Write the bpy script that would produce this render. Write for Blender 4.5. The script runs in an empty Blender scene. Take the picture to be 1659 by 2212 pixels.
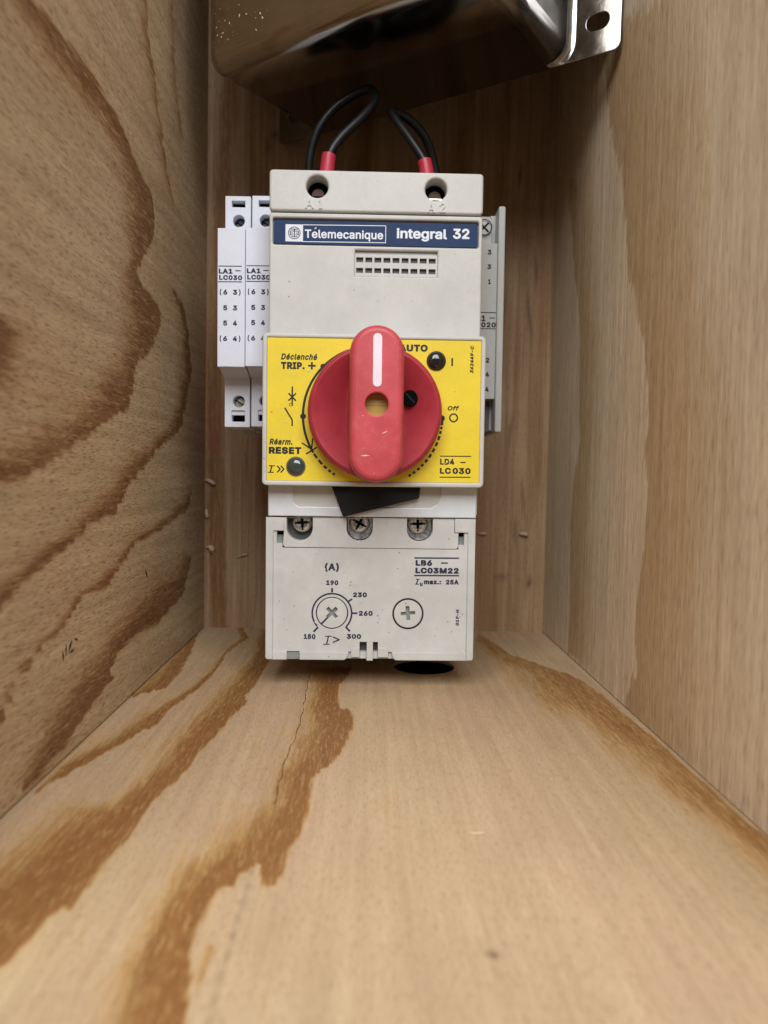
import bpy, bmesh, math, random
import numpy as np
from mathutils import Vector, Matrix, Euler

S = bpy.context.scene
COL = S.collection
MM = 0.001
random.seed(7)
rng = np.random.default_rng(11)

# ------------------------------------------------------------------ camera
cam_d = bpy.data.cameras.new("camera")
cam = bpy.data.objects.new("camera", cam_d)
COL.objects.link(cam)
cam.location = (0.0958465, -0.4581606, 0.0939842)
cam.rotation_euler = (1.52083686, -0.01911043, -0.02133136)
cam_d.sensor_fit = 'VERTICAL'
cam_d.sensor_height = 36.0
cam_d.lens = 1661.0 / 2212.0 * 36.0
cam_d.clip_start = 0.01
cam_d.clip_end = 50.0
cam_d.dof.use_dof = True
cam_d.dof.focus_distance = 0.328
cam_d.dof.aperture_fstop = 12.5
S.camera = cam

# ------------------------------------------------------------------ room light
world = bpy.data.worlds.new("World")
S.world = world
world.use_nodes = True
bg = world.node_tree.nodes["Background"]
bg.inputs[0].default_value = (1.0, 0.99, 0.98, 1)
bg.inputs[1].default_value = 0.09

def area(name, loc, target, size, power, color):
    l = bpy.data.lights.new(name, 'AREA')
    l.shape = 'RECTANGLE'; l.size = size[0]; l.size_y = size[1]
    l.energy = power; l.color = color
    o = bpy.data.objects.new(name, l)
    o.location = loc
    d = Vector(target) - Vector(loc)
    o.rotation_euler = d.to_track_quat('-Z', 'Y').to_euler()
    COL.objects.link(o)
    return o
area("room_light", (0.06, -1.40, 1.12), (0.10, -0.15, 0.10), (2.2, 1.0), 47.0, (0.97, 0.99, 1.0))

S.view_settings.view_transform = 'Standard'
S.view_settings.look = 'None'
S.view_settings.exposure = 0.36
S.view_settings.gamma = 1.0
S.render.film_transparent = False
S.cycles.use_denoising = True
S.cycles.max_bounces = 8

# ------------------------------------------------------------------ material helpers
def new_mat(name):
    m = bpy.data.materials.new(name); m.use_nodes = True
    nt = m.node_tree
    return m, nt, nt.nodes["Principled BSDF"]

def node(nt, typ, **kw):
    n = nt.nodes.new(typ)
    for k, v in kw.items():
        if k.startswith('i_'):
            n.inputs[k[2:]].default_value = v
        else:
            setattr(n, k, v)
    return n

def mixcol(nt, fac, a, b, mode='MIX'):
    n = nt.nodes.new('ShaderNodeMix'); n.data_type = 'RGBA'; n.blend_type = mode
    n.clamp_factor = True
    for sock, v in ((n.inputs[0], fac), (n.inputs[6], a), (n.inputs[7], b)):
        if isinstance(v, (int, float)): sock.default_value = v
        elif isinstance(v, tuple): sock.default_value = v if len(v) == 4 else v + (1,)
        else: nt.links.new(v, sock)
    return n.outputs[2]

def mth(nt, op, a, b=None, c=None):
    n = nt.nodes.new('ShaderNodeMath'); n.operation = op
    for i, v in enumerate((a, b, c)):
        if v is None: continue
        if isinstance(v, (int, float)): n.inputs[i].default_value = v
        else: nt.links.new(v, n.inputs[i])
    return n.outputs[0]

def remap(nt, v, a, b, c=0.0, d=1.0, smooth=True):
    n = nt.nodes.new('ShaderNodeMapRange')
    n.interpolation_type = 'SMOOTHSTEP' if smooth else 'LINEAR'
    n.inputs[1].default_value = a; n.inputs[2].default_value = b
    n.inputs[3].default_value = c; n.inputs[4].default_value = d
    nt.links.new(v, n.inputs[0])
    return n.outputs[0]

def noise(nt, vec, scale3, detail=2.0, rough=0.5, off=(0, 0, 0)):
    mp = nt.nodes.new('ShaderNodeMapping')
    mp.inputs['Scale'].default_value = scale3
    mp.inputs['Location'].default_value = off
    nt.links.new(vec, mp.inputs['Vector'])
    n = nt.nodes.new('ShaderNodeTexNoise')
    n.inputs['Scale'].default_value = 1.0
    n.inputs['Detail'].default_value = detail
    n.inputs['Roughness'].default_value = rough
    nt.links.new(mp.outputs[0], n.inputs['Vector'])
    return n.outputs['Fac']

def attr(nt, name):
    n = nt.nodes.new('ShaderNodeAttribute'); n.attribute_name = name
    return n.outputs['Fac']

def wood(name, grain, early, early2, gold, late, fleck=0.35, streak=0.35, rough=0.6, jag=1.0, seed=0.0, fine_s=(2300, 260), late_amt=0.92, fibre=0.34):
    """grain: axis index the fibres run along"""
    m, nt, b = new_mat(name)
    tc = nt.nodes.new('ShaderNodeTexCoord'); V = tc.outputs['Object']
    def sc(across, along):
        s = [across] * 3; s[grain] = along
        return tuple(s)
    o = (seed, seed * 1.7, seed * 0.6)
    big = noise(nt, V, sc(16, 7), 3, 0.55, o)
    blot = noise(nt, V, sc(90, 22), 3, 0.6, o)
    med = noise(nt, V, sc(330, 9), 3, 0.6, o)
    fine = noise(nt, V, sc(fine_s[0] * 0.5, fine_s[1] * 0.45), 2, 0.65, o)
    pore = noise(nt, V, sc(*fine_s), 1, 0.5, o)
    tooth = noise(nt, V, sc(800, 70), 2, 0.6, o)
    base = mixcol(nt, remap(nt, big, 0.35, 0.65), early, early2)
    lv = attr(nt, 'late')
    t1 = mth(nt, 'MULTIPLY_ADD', mth(nt, 'SUBTRACT', tooth, 0.5), 0.75 * jag, lv)
    t2 = mth(nt, 'MULTIPLY_ADD', mth(nt, 'SUBTRACT', blot, 0.5), 0.9 * jag, t1)
    mask = remap(nt, t2, -0.10, 1.12)
    flk = remap(nt, fine, 0.48, 0.70)
    mk2 = mth(nt, 'MULTIPLY', mask, mth(nt, 'MULTIPLY_ADD', flk, -fibre, late_amt))
    colr = mixcol(nt, remap(nt, mk2, 0.0, 0.45, 0, 1, False), base, gold)
    colr = mixcol(nt, remap(nt, mk2, 0.25, 0.95), colr, late)
    st = remap(nt, med, 0.25, 0.75, 1.0 - streak * 0.5, 1.0 + streak * 0.35)
    pr = remap(nt, pore, 0.52, 0.72, 1.0, 1.0 - fleck)
    pr2 = remap(nt, fine, 0.28, 0.46, 1.0 + fleck * 0.45, 1.0)
    bl = remap(nt, blot, 0.3, 0.7, 0.94, 1.05)
    mul = mth(nt, 'MULTIPLY', mth(nt, 'MULTIPLY', st, pr), mth(nt, 'MULTIPLY', pr2, bl))
    comb = nt.nodes.new('ShaderNodeCombineColor')
    for i in range(3): nt.links.new(mth(nt, 'POWER', mul, (0.85, 1.0, 1.15)[i]), comb.inputs[i])
    colr = mixcol(nt, 1.0, colr, comb.outputs[0], 'MULTIPLY')
    colr = mixcol(nt, attr(nt, 'stain'), colr, (0.13, 0.08, 0.05))
    colr = mixcol(nt, attr(nt, 'crack'), colr, (0.03, 0.015, 0.008))
    colr = mixcol(nt, attr(nt, 'red'), colr, (0.28, 0.035, 0.045))
    nt.links.new(colr, b.inputs['Base Color'])
    b.inputs['Roughness'].default_value = rough
    b.inputs['Specular IOR Level'].default_value = 0.25
    bump = nt.nodes.new('ShaderNodeBump')
    bump.inputs['Strength'].default_value = 0.5
    bump.inputs['Distance'].default_value = 0.0004
    hh = mth(nt, 'ADD', mth(nt, 'MULTIPLY', pore, -0.7), mth(nt, 'MULTIPLY', med, 0.5))
    nt.links.new(hh, bump.inputs['Height'])
    nt.links.new(bump.outputs[0], b.inputs['Normal'])
    return m

def plastic(name, col, rough=0.45, speck=0.0, grime=0.06, bump=0.15, spec=0.4, coat=0.0, wear=None, wear_amt=0.3):
    m, nt, b = new_mat(name)
    tc = nt.nodes.new('ShaderNodeTexCoord'); V = tc.outputs['Object']
    n1 = noise(nt, V, (60, 60, 60), 4, 0.6)
    n2 = noise(nt, V, (2200, 2200, 2200), 2, 0.6)
    mul = mth(nt, 'MULTIPLY', remap(nt, n1, 0.3, 0.7, 1 - grime, 1 + grime * 0.4), remap(nt, n2, 0.3, 0.7, 0.97, 1.03))
    comb = nt.nodes.new('ShaderNodeCombineColor')
    for i in range(3): nt.links.new(mul, comb.inputs[i])
    c = mixcol(nt, 1.0, col, comb.outputs[0], 'MULTIPLY')
    if wear:
        n3 = noise(nt, V, (300, 300, 300), 5, 0.7); n4 = noise(nt, V, (35, 35, 35), 2, 0.5)
        wm = mth(nt, 'MULTIPLY', remap(nt, n3, 0.45, 0.72), remap(nt, n4, 0.35, 0.65))
        c = mixcol(nt, mth(nt, 'MULTIPLY', wm, wear_amt), c, wear)
    if speck > 0:
        vo = nt.nodes.new('ShaderNodeTexVoronoi'); vo.inputs['Scale'].default_value = 330
        nt.links.new(V, vo.inputs['Vector'])
        rnd = nt.nodes.new('ShaderNodeSeparateColor'); nt.links.new(vo.outputs['Color'], rnd.inputs[0])
        sel = mth(nt, 'GREATER_THAN', rnd.outputs[0], 1.0 - speck)
        near = remap(nt, vo.outputs['Distance'], 0.06, 0.16, 1, 0)
        c = mixcol(nt, mth(nt, 'MULTIPLY', mth(nt, 'MULTIPLY', sel, near), 0.75), c, (0.14, 0.11, 0.09))
    nt.links.new(c, b.inputs['Base Color'])
    nt.links.new(remap(nt, n1, 0.3, 0.7, rough - 0.05, rough + 0.08), b.inputs['Roughness'])
    b.inputs['Specular IOR Level'].default_value = spec
    b.inputs['Coat Weight'].default_value = coat
    if bump > 0:
        bp = nt.nodes.new('ShaderNodeBump'); bp.inputs['Strength'].default_value = bump
        bp.inputs['Distance'].default_value = 0.00012
        nt.links.new(n2, bp.inputs['Height']); nt.links.new(bp.outputs[0], b.inputs['Normal'])
    return m

def metal(name, col, rough, dull=0.0, scr=(40, 40, 40)):
    m, nt, b = new_mat(name)
    tc = nt.nodes.new('ShaderNodeTexCoord'); V = tc.outputs['Object']
    n1 = noise(nt, V, scr, 4, 0.6)
    c = mixcol(nt, remap(nt, n1, 0.3, 0.7), tuple(v * (1 - dull) for v in col), col)
    nt.links.new(c, b.inputs['Base Color'])
    b.inputs['Metallic'].default_value = 1.0
    nt.links.new(remap(nt, n1, 0.3, 0.7, rough * 0.75, rough * 1.25), b.inputs['Roughness'])
    bp = nt.nodes.new('ShaderNodeBump'); bp.inputs['Strength'].default_value = 0.09
    bp.inputs['Distance'].default_value = 0.001
    nt.links.new(n1, bp.inputs['Height']); nt.links.new(bp.outputs[0], b.inputs['Normal'])
    return m

M = {}
EARLY, EARLY2, LATE = (0.60, 0.425, 0.265), (0.60, 0.395, 0.255), (0.30, 0.135, 0.045)
M['wood_floor'] = wood('plywood_floor', 1, (0.475, 0.345, 0.205), (0.47, 0.325, 0.205), (0.41, 0.245, 0.095), (0.235, 0.105, 0.035), fleck=0.22, streak=0.20, seed=0.3, fine_s=(2600, 330), fibre=0.42)
M['wood_left'] = wood('plywood_left', 1, (0.48, 0.350, 0.210), (0.47, 0.325, 0.195), (0.36, 0.215, 0.105), (0.185, 0.086, 0.034), fleck=0.50, streak=0.32, seed=1.3, fine_s=(2500, 260), jag=1.0, fibre=0.5)
M['wood_right'] = wood('plywood_right', 2, (0.66, 0.53, 0.375), (0.63, 0.49, 0.335), (0.55, 0.405, 0.25), (0.45, 0.30, 0.16), fleck=0.36, streak=0.33, seed=2.9, late_amt=0.88, fine_s=(2300, 150))
M['wood_back'] = wood('plywood_back', 2, (0.39, 0.265, 0.155), (0.34, 0.205, 0.11), (0.27, 0.145, 0.06), (0.17, 0.075, 0.03), fleck=0.25, streak=0.6, seed=4.1, late_amt=0.8)
M['grey'] = plastic('grey_plastic', (0.545, 0.54, 0.51), 0.42, speck=0.08, grime=0.09, wear=(0.38, 0.35, 0.29), wear_amt=0.22)
M['grey_b'] = plastic('grey_plastic_module', (0.535, 0.535, 0.515), 0.42, speck=0.15, grime=0.09, wear=(0.40, 0.37, 0.31), wear_amt=0.25)
M['shroud'] = plastic('pale_plastic', (0.62, 0.64, 0.66), 0.20, speck=0.03)
M['white'] = plastic('white_plastic', (0.70, 0.72, 0.80), 0.40, speck=0.02)
M['grey_r'] = plastic('grey_plastic_side', (0.43, 0.43, 0.41), 0.45, speck=0.0)
M['greyd'] = plastic('dark_grey_plastic', (0.085, 0.085, 0.082), 0.5)
M['cross'] = plastic('grey_slot_plastic', (0.23, 0.24, 0.235), 0.5)
M['yellow'] = plastic('yellow_face', (0.79, 0.60, 0.028), 0.45, speck=0.03, grime=0.07, bump=0.25, wear=(0.62, 0.47, 0.10), wear_amt=0.18)
M['red'] = plastic('red_plastic_worn', (0.52, 0.062, 0.074), 0.42, grime=0.14, bump=0.2, wear=(0.60, 0.20, 0.19), wear_amt=0.22)
M['red_dark'] = plastic('red_plastic', (0.37, 0.030, 0.043), 0.45, grime=0.16, bump=0.2)  # deeper red puts the shade of the disc's pockets into the colour
M['ferrule'] = plastic('red_ferrule', (0.43, 0.026, 0.052), 0.4)
M['blue'] = plastic('blue_label', (0.017, 0.038, 0.105), 0.5, grime=0.05, spec=0.18)
M['black'] = plastic('black_plastic', (0.010, 0.011, 0.012), 0.62, spec=0.2)
M['cable'] = plastic('black_insulation', (0.005, 0.005, 0.006), 0.42, spec=0.35)
M['dark'] = plastic('dark_void', (0.004, 0.004, 0.004), 0.9, spec=0.05)
M['navy'] = plastic('navy_ink', (0.016, 0.020, 0.055), 0.5, bump=0)
M['ink'] = plastic('black_ink', (0.010, 0.010, 0.011), 0.5, bump=0)
M['ink_white'] = plastic('white_ink', (0.72, 0.74, 0.80), 0.5, bump=0)
M['lilac'] = plastic('white_inlay', (0.78, 0.66, 0.74), 0.45, bump=0)
M['oldscrew'] = metal('worn_brass', (0.07, 0.045, 0.035), 0.5, dull=0.4)  # brass darkened to carry the shade inside the terminal wells
M['ochre'] = plastic('ochre_plastic', (0.40, 0.27, 0.06), 0.45)
M['steel'] = metal('bright_steel', (0.80, 0.77, 0.74), 0.26, dull=0.35, scr=(350, 350, 350))
M['tin'] = metal('tinned_steel', (0.40, 0.355, 0.295), 0.17, dull=0.2, scr=(25, 25, 25))  # brownish dark tone paints in the dim room that the metal reflects
M['tin_bright'] = metal('bright_tin', (0.56, 0.56, 0.57), 0.14, dull=0.55, scr=(90, 90, 60))  # lighter copy of the same metal, the right flange's bright reflection painted in
M['dust'] = plastic('wood_dust', (0.72, 0.60, 0.40), 0.8, bump=0)
M['dust2'] = plastic('brown_specks', (0.20, 0.12, 0.06), 0.8, bump=0)
M['split'] = plastic('open_split', (0.085, 0.042, 0.020), 0.9, bump=0)
M['splint'] = plastic('torn_wood', (0.50, 0.36, 0.24), 0.8, bump=0)
m, nt, b = new_mat('lens_clear')
b.inputs['Base Color'].default_value = (0.045, 0.055, 0.052, 1); b.inputs['Roughness'].default_value = 0.08
b.inputs['Coat Weight'].default_value = 0.6; M['lens'] = m
m, nt, b = new_mat('lens_dark')
b.inputs['Base Color'].default_value = (0.012, 0.011, 0.011, 1); b.inputs['Roughness'].default_value = 0.10
b.inputs['Coat Weight'].default_value = 0.5; M['lens_dark'] = m

# ------------------------------------------------------------------ mesh helpers (local units: mm as u, d, v)
_fontpath = None
FONT = None
try:
    import os
    fp = os.path.join(bpy.utils.system_resource('DATAFILES'), 'fonts', 'Inter.woff2')
    if os.path.exists(fp): FONT = bpy.data.fonts.load(fp)
except Exception:
    FONT = None

def eval_curve(cu):
    o = bpy.data.objects.new("shape", cu)
    COL.objects.link(o)
    bpy.context.view_layer.update()
    dg = bpy.context.evaluated_depsgraph_get()
    me = bpy.data.meshes.new_from_object(o.evaluated_get(dg))
    vs = np.array([v.co[:] for v in me.vertices]) if len(me.vertices) else np.zeros((0, 3))
    fs = [tuple(p.vertices) for p in me.polygons]
    bpy.data.objects.remove(o); bpy.data.meshes.remove(me)
    return vs, fs

_gl = {}
def glyphs(s, bold, shear, sp=1.12, rows=44):
    """outline of a word as a mesh in the unit square: filled by distance so that strokes can be thickened cleanly"""
    key = (s, bold, shear, sp)
    if key in _gl: return _gl[key]
    cu = bpy.data.curves.new("shape", 'FONT'); cu.body = s
    if FONT: cu.font = FONT
    cu.shear = shear; cu.space_character = sp
    o = bpy.data.objects.new("shape", cu); COL.objects.link(o)
    bpy.context.view_layer.update()
    c2 = o.to_curve(bpy.context.evaluated_depsgraph_get())
    A = []; B = []
    for sp in c2.splines:
        P = []
        n = len(sp.bezier_points)
        for i in range(n):
            a, b_ = sp.bezier_points[i], sp.bezier_points[(i + 1) % n]
            p0, p1, p2, p3 = (np.array(x[:2]) for x in (a.co, a.handle_right, b_.handle_left, b_.co))
            for t in (0, .2, .4, .6, .8):
                P.append((1-t)**3*p0 + 3*t*(1-t)**2*p1 + 3*t*t*(1-t)*p2 + t**3*p3)
        P = np.array(P); A.append(P); B.append(np.roll(P, -1, 0))
    o.to_curve_clear(); bpy.data.objects.remove(o); bpy.data.curves.remove(cu)
    A = np.concatenate(A); B = np.concatenate(B)
    keep = np.abs(A - B).sum(1) > 1e-6; A = A[keep]; B = B[keep]
    lo = A.min(0) - bold - 0.001; hi = A.max(0) + bold + 0.001
    st_ = 0.73 / rows
    xs = np.arange(lo[0] - st_, hi[0] + 2*st_, st_); ys = np.arange(lo[1] - st_, hi[1] + 2*st_, st_)
    X, Y = np.meshgrid(xs, ys); px, py = X.ravel(), Y.ravel()
    dist = np.full(len(px), 9.0); wind = np.zeros(len(px), int)
    for a, b_ in zip(A, B):
        m_ = (np.abs(px - (a[0]+b_[0])/2) < abs(a[0]-b_[0])/2 + 0.12)
        qx, qy = px[m_], py[m_]; dx, dy = b_ - a
        t = np.clip(((qx-a[0])*dx + (qy-a[1])*dy) / (dx*dx + dy*dy), 0, 1)
        dist[m_] = np.minimum(dist[m_], np.hypot(qx-a[0]-t*dx, qy-a[1]-t*dy))
        if a[1] != b_[1]:
            c_ = ((a[1] > py) != (b_[1] > py)) & (px < a[0] + (py - a[1]) / (b_[1] - a[1]) * dx)
            wind += np.where(c_, 1 if b_[1] > a[1] else -1, 0)
    dist = np.minimum(dist, 0.2)
    f = (np.where(wind != 0, dist, -dist) + bold).reshape(X.shape)
    vs = []; fs = []; vid = {}
    def vert(x, y):
        k = (round(x, 6), round(y, 6))
        if k not in vid: vid[k] = len(vs); vs.append(k)
        return vid[k]
    ny, nx = f.shape
    full = (f[:-1, :-1] > 0) & (f[:-1, 1:] > 0) & (f[1:, :-1] > 0) & (f[1:, 1:] > 0)
    anyp = (f[:-1, :-1] > 0) | (f[:-1, 1:] > 0) | (f[1:, :-1] > 0) | (f[1:, 1:] > 0)
    for j in range(ny - 1):
        i = 0
        while i < nx - 1:
            if full[j, i]:
                k = i
                while k < nx - 1 and full[j, k]: k += 1
                fs.append((vert(xs[i], ys[j]), vert(xs[k], ys[j]), vert(xs[k], ys[j+1]), vert(xs[i], ys[j+1])))
                i = k; continue
            if anyp[j, i]:
                C_ = [(xs[i], ys[j], f[j, i]), (xs[i+1], ys[j], f[j, i+1]), (xs[i+1], ys[j+1], f[j+1, i+1]), (xs[i], ys[j+1], f[j+1, i])]
                poly = []
                for q in range(4):
                    x1, y1, f1 = C_[q]; x2, y2, f2 = C_[(q+1) % 4]
                    if f1 > 0: poly.append((x1, y1))
                    if (f1 > 0) != (f2 > 0):
                        t = f1 / (f1 - f2); poly.append((x1 + t*(x2-x1), y1 + t*(y2-y1)))
                ids = []
                for p_ in poly:
                    k = vert(*p_)
                    if k not in ids: ids.append(k)
                if len(ids) >= 3: fs.append(tuple(ids))
            i += 1
    q = np.array(vs)
    used = sorted({k for f_ in fs for k in f_})
    l2 = q[used].min(0); h2 = q[used].max(0)
    q = (q - l2) / np.maximum(h2 - l2, 1e-9)
    _gl[key] = (q, fs)
    return _gl[key]

class MB:
    def __init__(self): self.v = []; self.f = []
    def add(self, vs, fs):
        k = len(self.v)
        self.v.extend([tuple(map(float, p)) for p in vs])
        self.f.extend([tuple(i + k for i in f) for f in fs])
        return self
    def box(self, u0, u1, d0, d1, v0, v1):
        P = [(u0,d0,v0),(u1,d0,v0),(u1,d1,v0),(u0,d1,v0),(u0,d0,v1),(u1,d0,v1),(u1,d1,v1),(u0,d1,v1)]
        return self.add(P, [(0,1,5,4),(1,2,6,5),(2,3,7,6),(3,0,4,7),(4,5,6,7),(3,2,1,0)])
    def plate(self, loops, d0, d1, bev=0.0, bres=2):
        """flat shape with holes in the u-v plane, from depth d0 (front) to d1, edges rounded by bev"""
        cu = bpy.data.curves.new("shape", 'CURVE'); cu.dimensions = '2D'; cu.fill_mode = 'BOTH'
        h = (d1 - d0) / 2
        cu.extrude = max(h - bev, 0.0001) ; cu.bevel_depth = bev; cu.bevel_resolution = bres; cu.offset = -bev
        for lp in loops:
            sp = cu.splines.new('POLY'); sp.points.add(len(lp) - 1); sp.use_cyclic_u = True
            for p, q in zip(sp.points, lp): p.co = (q[0], q[1], 0, 1)
        vs, fs = eval_curve(cu); bpy.data.curves.remove(cu)
        c = (d0 + d1) / 2
        return self.add([(p[0], c - p[2], p[1]) for p in vs], fs)
    def lathe(self, cu_, cv, prof, n=48):
        """profile of (r, d) about an axis along d through (cu_, cv)"""
        vs = []; fs = []
        for r, d in prof:
            for k in range(n):
                a = 2 * math.pi * k / n
                vs.append((cu_ + r * math.cos(a), d, cv + r * math.sin(a)))
        for i in range(len(prof) - 1):
            for k in range(n):
                a, b_ = i * n + k, i * n + (k + 1) % n
                fs.append((a, b_, b_ + n, a + n))
        return self.add(vs, fs)
    def fan(self, cu_, cv, r, d, n=48):
        vs = [(cu_ + r * math.cos(2*math.pi*k/n), d, cv + r * math.sin(2*math.pi*k/n)) for k in range(n)]
        return self.add(vs, [tuple(range(n))])
    def tube(self, pts, r, n=14, sub=8, cap=True):
        P = [Vector(p) for p in pts]; Q = []
        for i in range(len(P) - 1):
            p0 = P[max(i-1, 0)]; p1 = P[i]; p2 = P[i+1]; p3 = P[min(i+2, len(P)-1)]
            for k in range(sub):
                t = k / sub
                Q.append(0.5*((2*p1)+(-p0+p2)*t+(2*p0-5*p1+4*p2-p3)*t*t+(-p0+3*p1-3*p2+p3)*t*t*t))
        Q.append(P[-1])
        rr = r if isinstance(r, (list, tuple)) else [r] * len(Q)
        vs = []; fs = []; nrm = None
        for i, q in enumerate(Q):
            t = (Q[min(i+1, len(Q)-1)] - Q[max(i-1, 0)]).normalized()
            if nrm is None:
                nrm = t.orthogonal().normalized()
            nrm = (nrm - t * nrm.dot(t)).normalized(); bn = t.cross(nrm)
            ri = rr[int(round(i * (len(rr)-1) / (len(Q)-1)))]
            for k in range(n):
                a = 2*math.pi*k/n
                vs.append(q + nrm*math.cos(a)*ri + bn*math.sin(a)*ri)
        for i in range(len(Q)-1):
            for k in range(n):
                a, b_ = i*n+k, i*n+(k+1) % n
                fs.append((a, b_, b_+n, a+n))
        if cap: fs += [tuple(range(n)), tuple(range((len(Q)-1)*n, len(Q)*n))]
        return self.add(vs, fs)
    def text(self, s, u0, v0, u1, v1, d, bold=0.02, shear=0.0, rot=0, th=0.05, sp=1.12):
        """print of a word, its strokes thickened by bold (in font units), fitted into the given rectangle"""
        q, fs = glyphs(s, bold + 0.024, shear, sp)
        if rot == 90:      # reads upward
            uu = u0 + (1 - q[:, 1]) * (u1 - u0); vv = v0 + q[:, 0] * (v1 - v0)
        else:
            uu = u0 + q[:, 0] * (u1 - u0); vv = v0 + q[:, 1] * (v1 - v0)
        return self.add([(a, d - th, b_) for a, b_ in zip(uu, vv)], fs)
    def strip(self, u0, v0, u1, v1, w, d, th=0.05):
        a = Vector((u0, v0)); b_ = Vector((u1, v1)); t = (b_ - a).normalized() * 1.0
        n = Vector((-t.y, t.x)) * (w / 2)
        P = [a + n, b_ + n, b_ - n, a - n]
        return self.add([(p.x, d - th, p.y) for p in P], [(0, 1, 2, 3)])
    def arc(self, cu_, cv, r, a0, a1, w, d, n=40, th=0.05):
        vs = []; fs = []
        for k in range(n + 1):
            a = math.radians(a0 + (a1 - a0) * k / n)
            for q in (r - w/2, r + w/2):
                vs.append((cu_ + q*math.cos(a), d - th, cv + q*math.sin(a)))
        for k in range(n): fs.append((2*k, 2*k+1, 2*k+3, 2*k+2))
        return self.add(vs, fs)
    def disc(self, cu_, cv, r, d, th=0.05, n=24):
        return self.fan(cu_, cv, r, d - th, n)
    def build(self, name, mat, parent=None, base=(0, 0, 0), smooth=35):
        me = bpy.data.meshes.new(name)
        bx, by, bz = base
        me.from_pydata([((x-bx)*MM, (y-by)*MM, (z-bz)*MM) for x, y, z in self.v], [], self.f)
        bm = bmesh.new(); bm.from_mesh(me)
        bmesh.ops.remove_doubles(bm, verts=bm.verts, dist=2e-7)
        bmesh.ops.recalc_face_normals(bm, faces=bm.faces)
        bm.to_mesh(me); bm.free()
        me.materials.append(mat)
        if smooth:
            me.set_sharp_from_angle(angle=math.radians(smooth))
            for p in me.polygons: p.use_smooth = abs(p.normal.y) < 0.9995
        o = bpy.data.objects.new(name, me)
        COL.objects.link(o)
        if parent is not None: o.parent = parent
        return o

def rrect(u0, v0, u1, v1, r=0.0, n=5):
    if r <= 0: return [(u0, v0), (u1, v0), (u1, v1), (u0, v1)]
    out = []
    for cx, cy, a in ((u1-r, v0+r, -90), (u1-r, v1-r, 0), (u0+r, v1-r, 90), (u0+r, v0+r, 180)):
        for k in range(n + 1):
            t = math.radians(a + 90 * k / n)
            out.append((cx + r*math.cos(t), cy + r*math.sin(t)))
    return out
def circ(u, v, r, n=40):
    return [(u + r*math.cos(2*math.pi*k/n), v + r*math.sin(2*math.pi*k/n)) for k in range(n)]
def cross_loop(u, v, L, w, ang=0):
    P = [(w, w), (w, L), (-w, L), (-w, w), (-L, w), (-L, -w), (-w, -w), (-w, -L), (w, -L), (w, -w), (L, -w), (L, w)]
    c, s = math.cos(math.radians(ang)), math.sin(math.radians(ang))
    return [(u + x*c - y*s, v + x*s + y*c) for x, y in P]

def thing(name, label, cat, loc, rot=(0, 0, 0), group=None):
    o = bpy.data.objects.new(name, None); COL.objects.link(o)
    o.empty_display_size = 0.01
    o.location = loc; o.rotation_euler = rot
    o['label'] = label; o['category'] = cat
    if group: o['group'] = group
    return o
def tag(o, label, cat, group=None):
    o['label'] = label; o['category'] = cat
    if group: o['group'] = group
    return o

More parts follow.
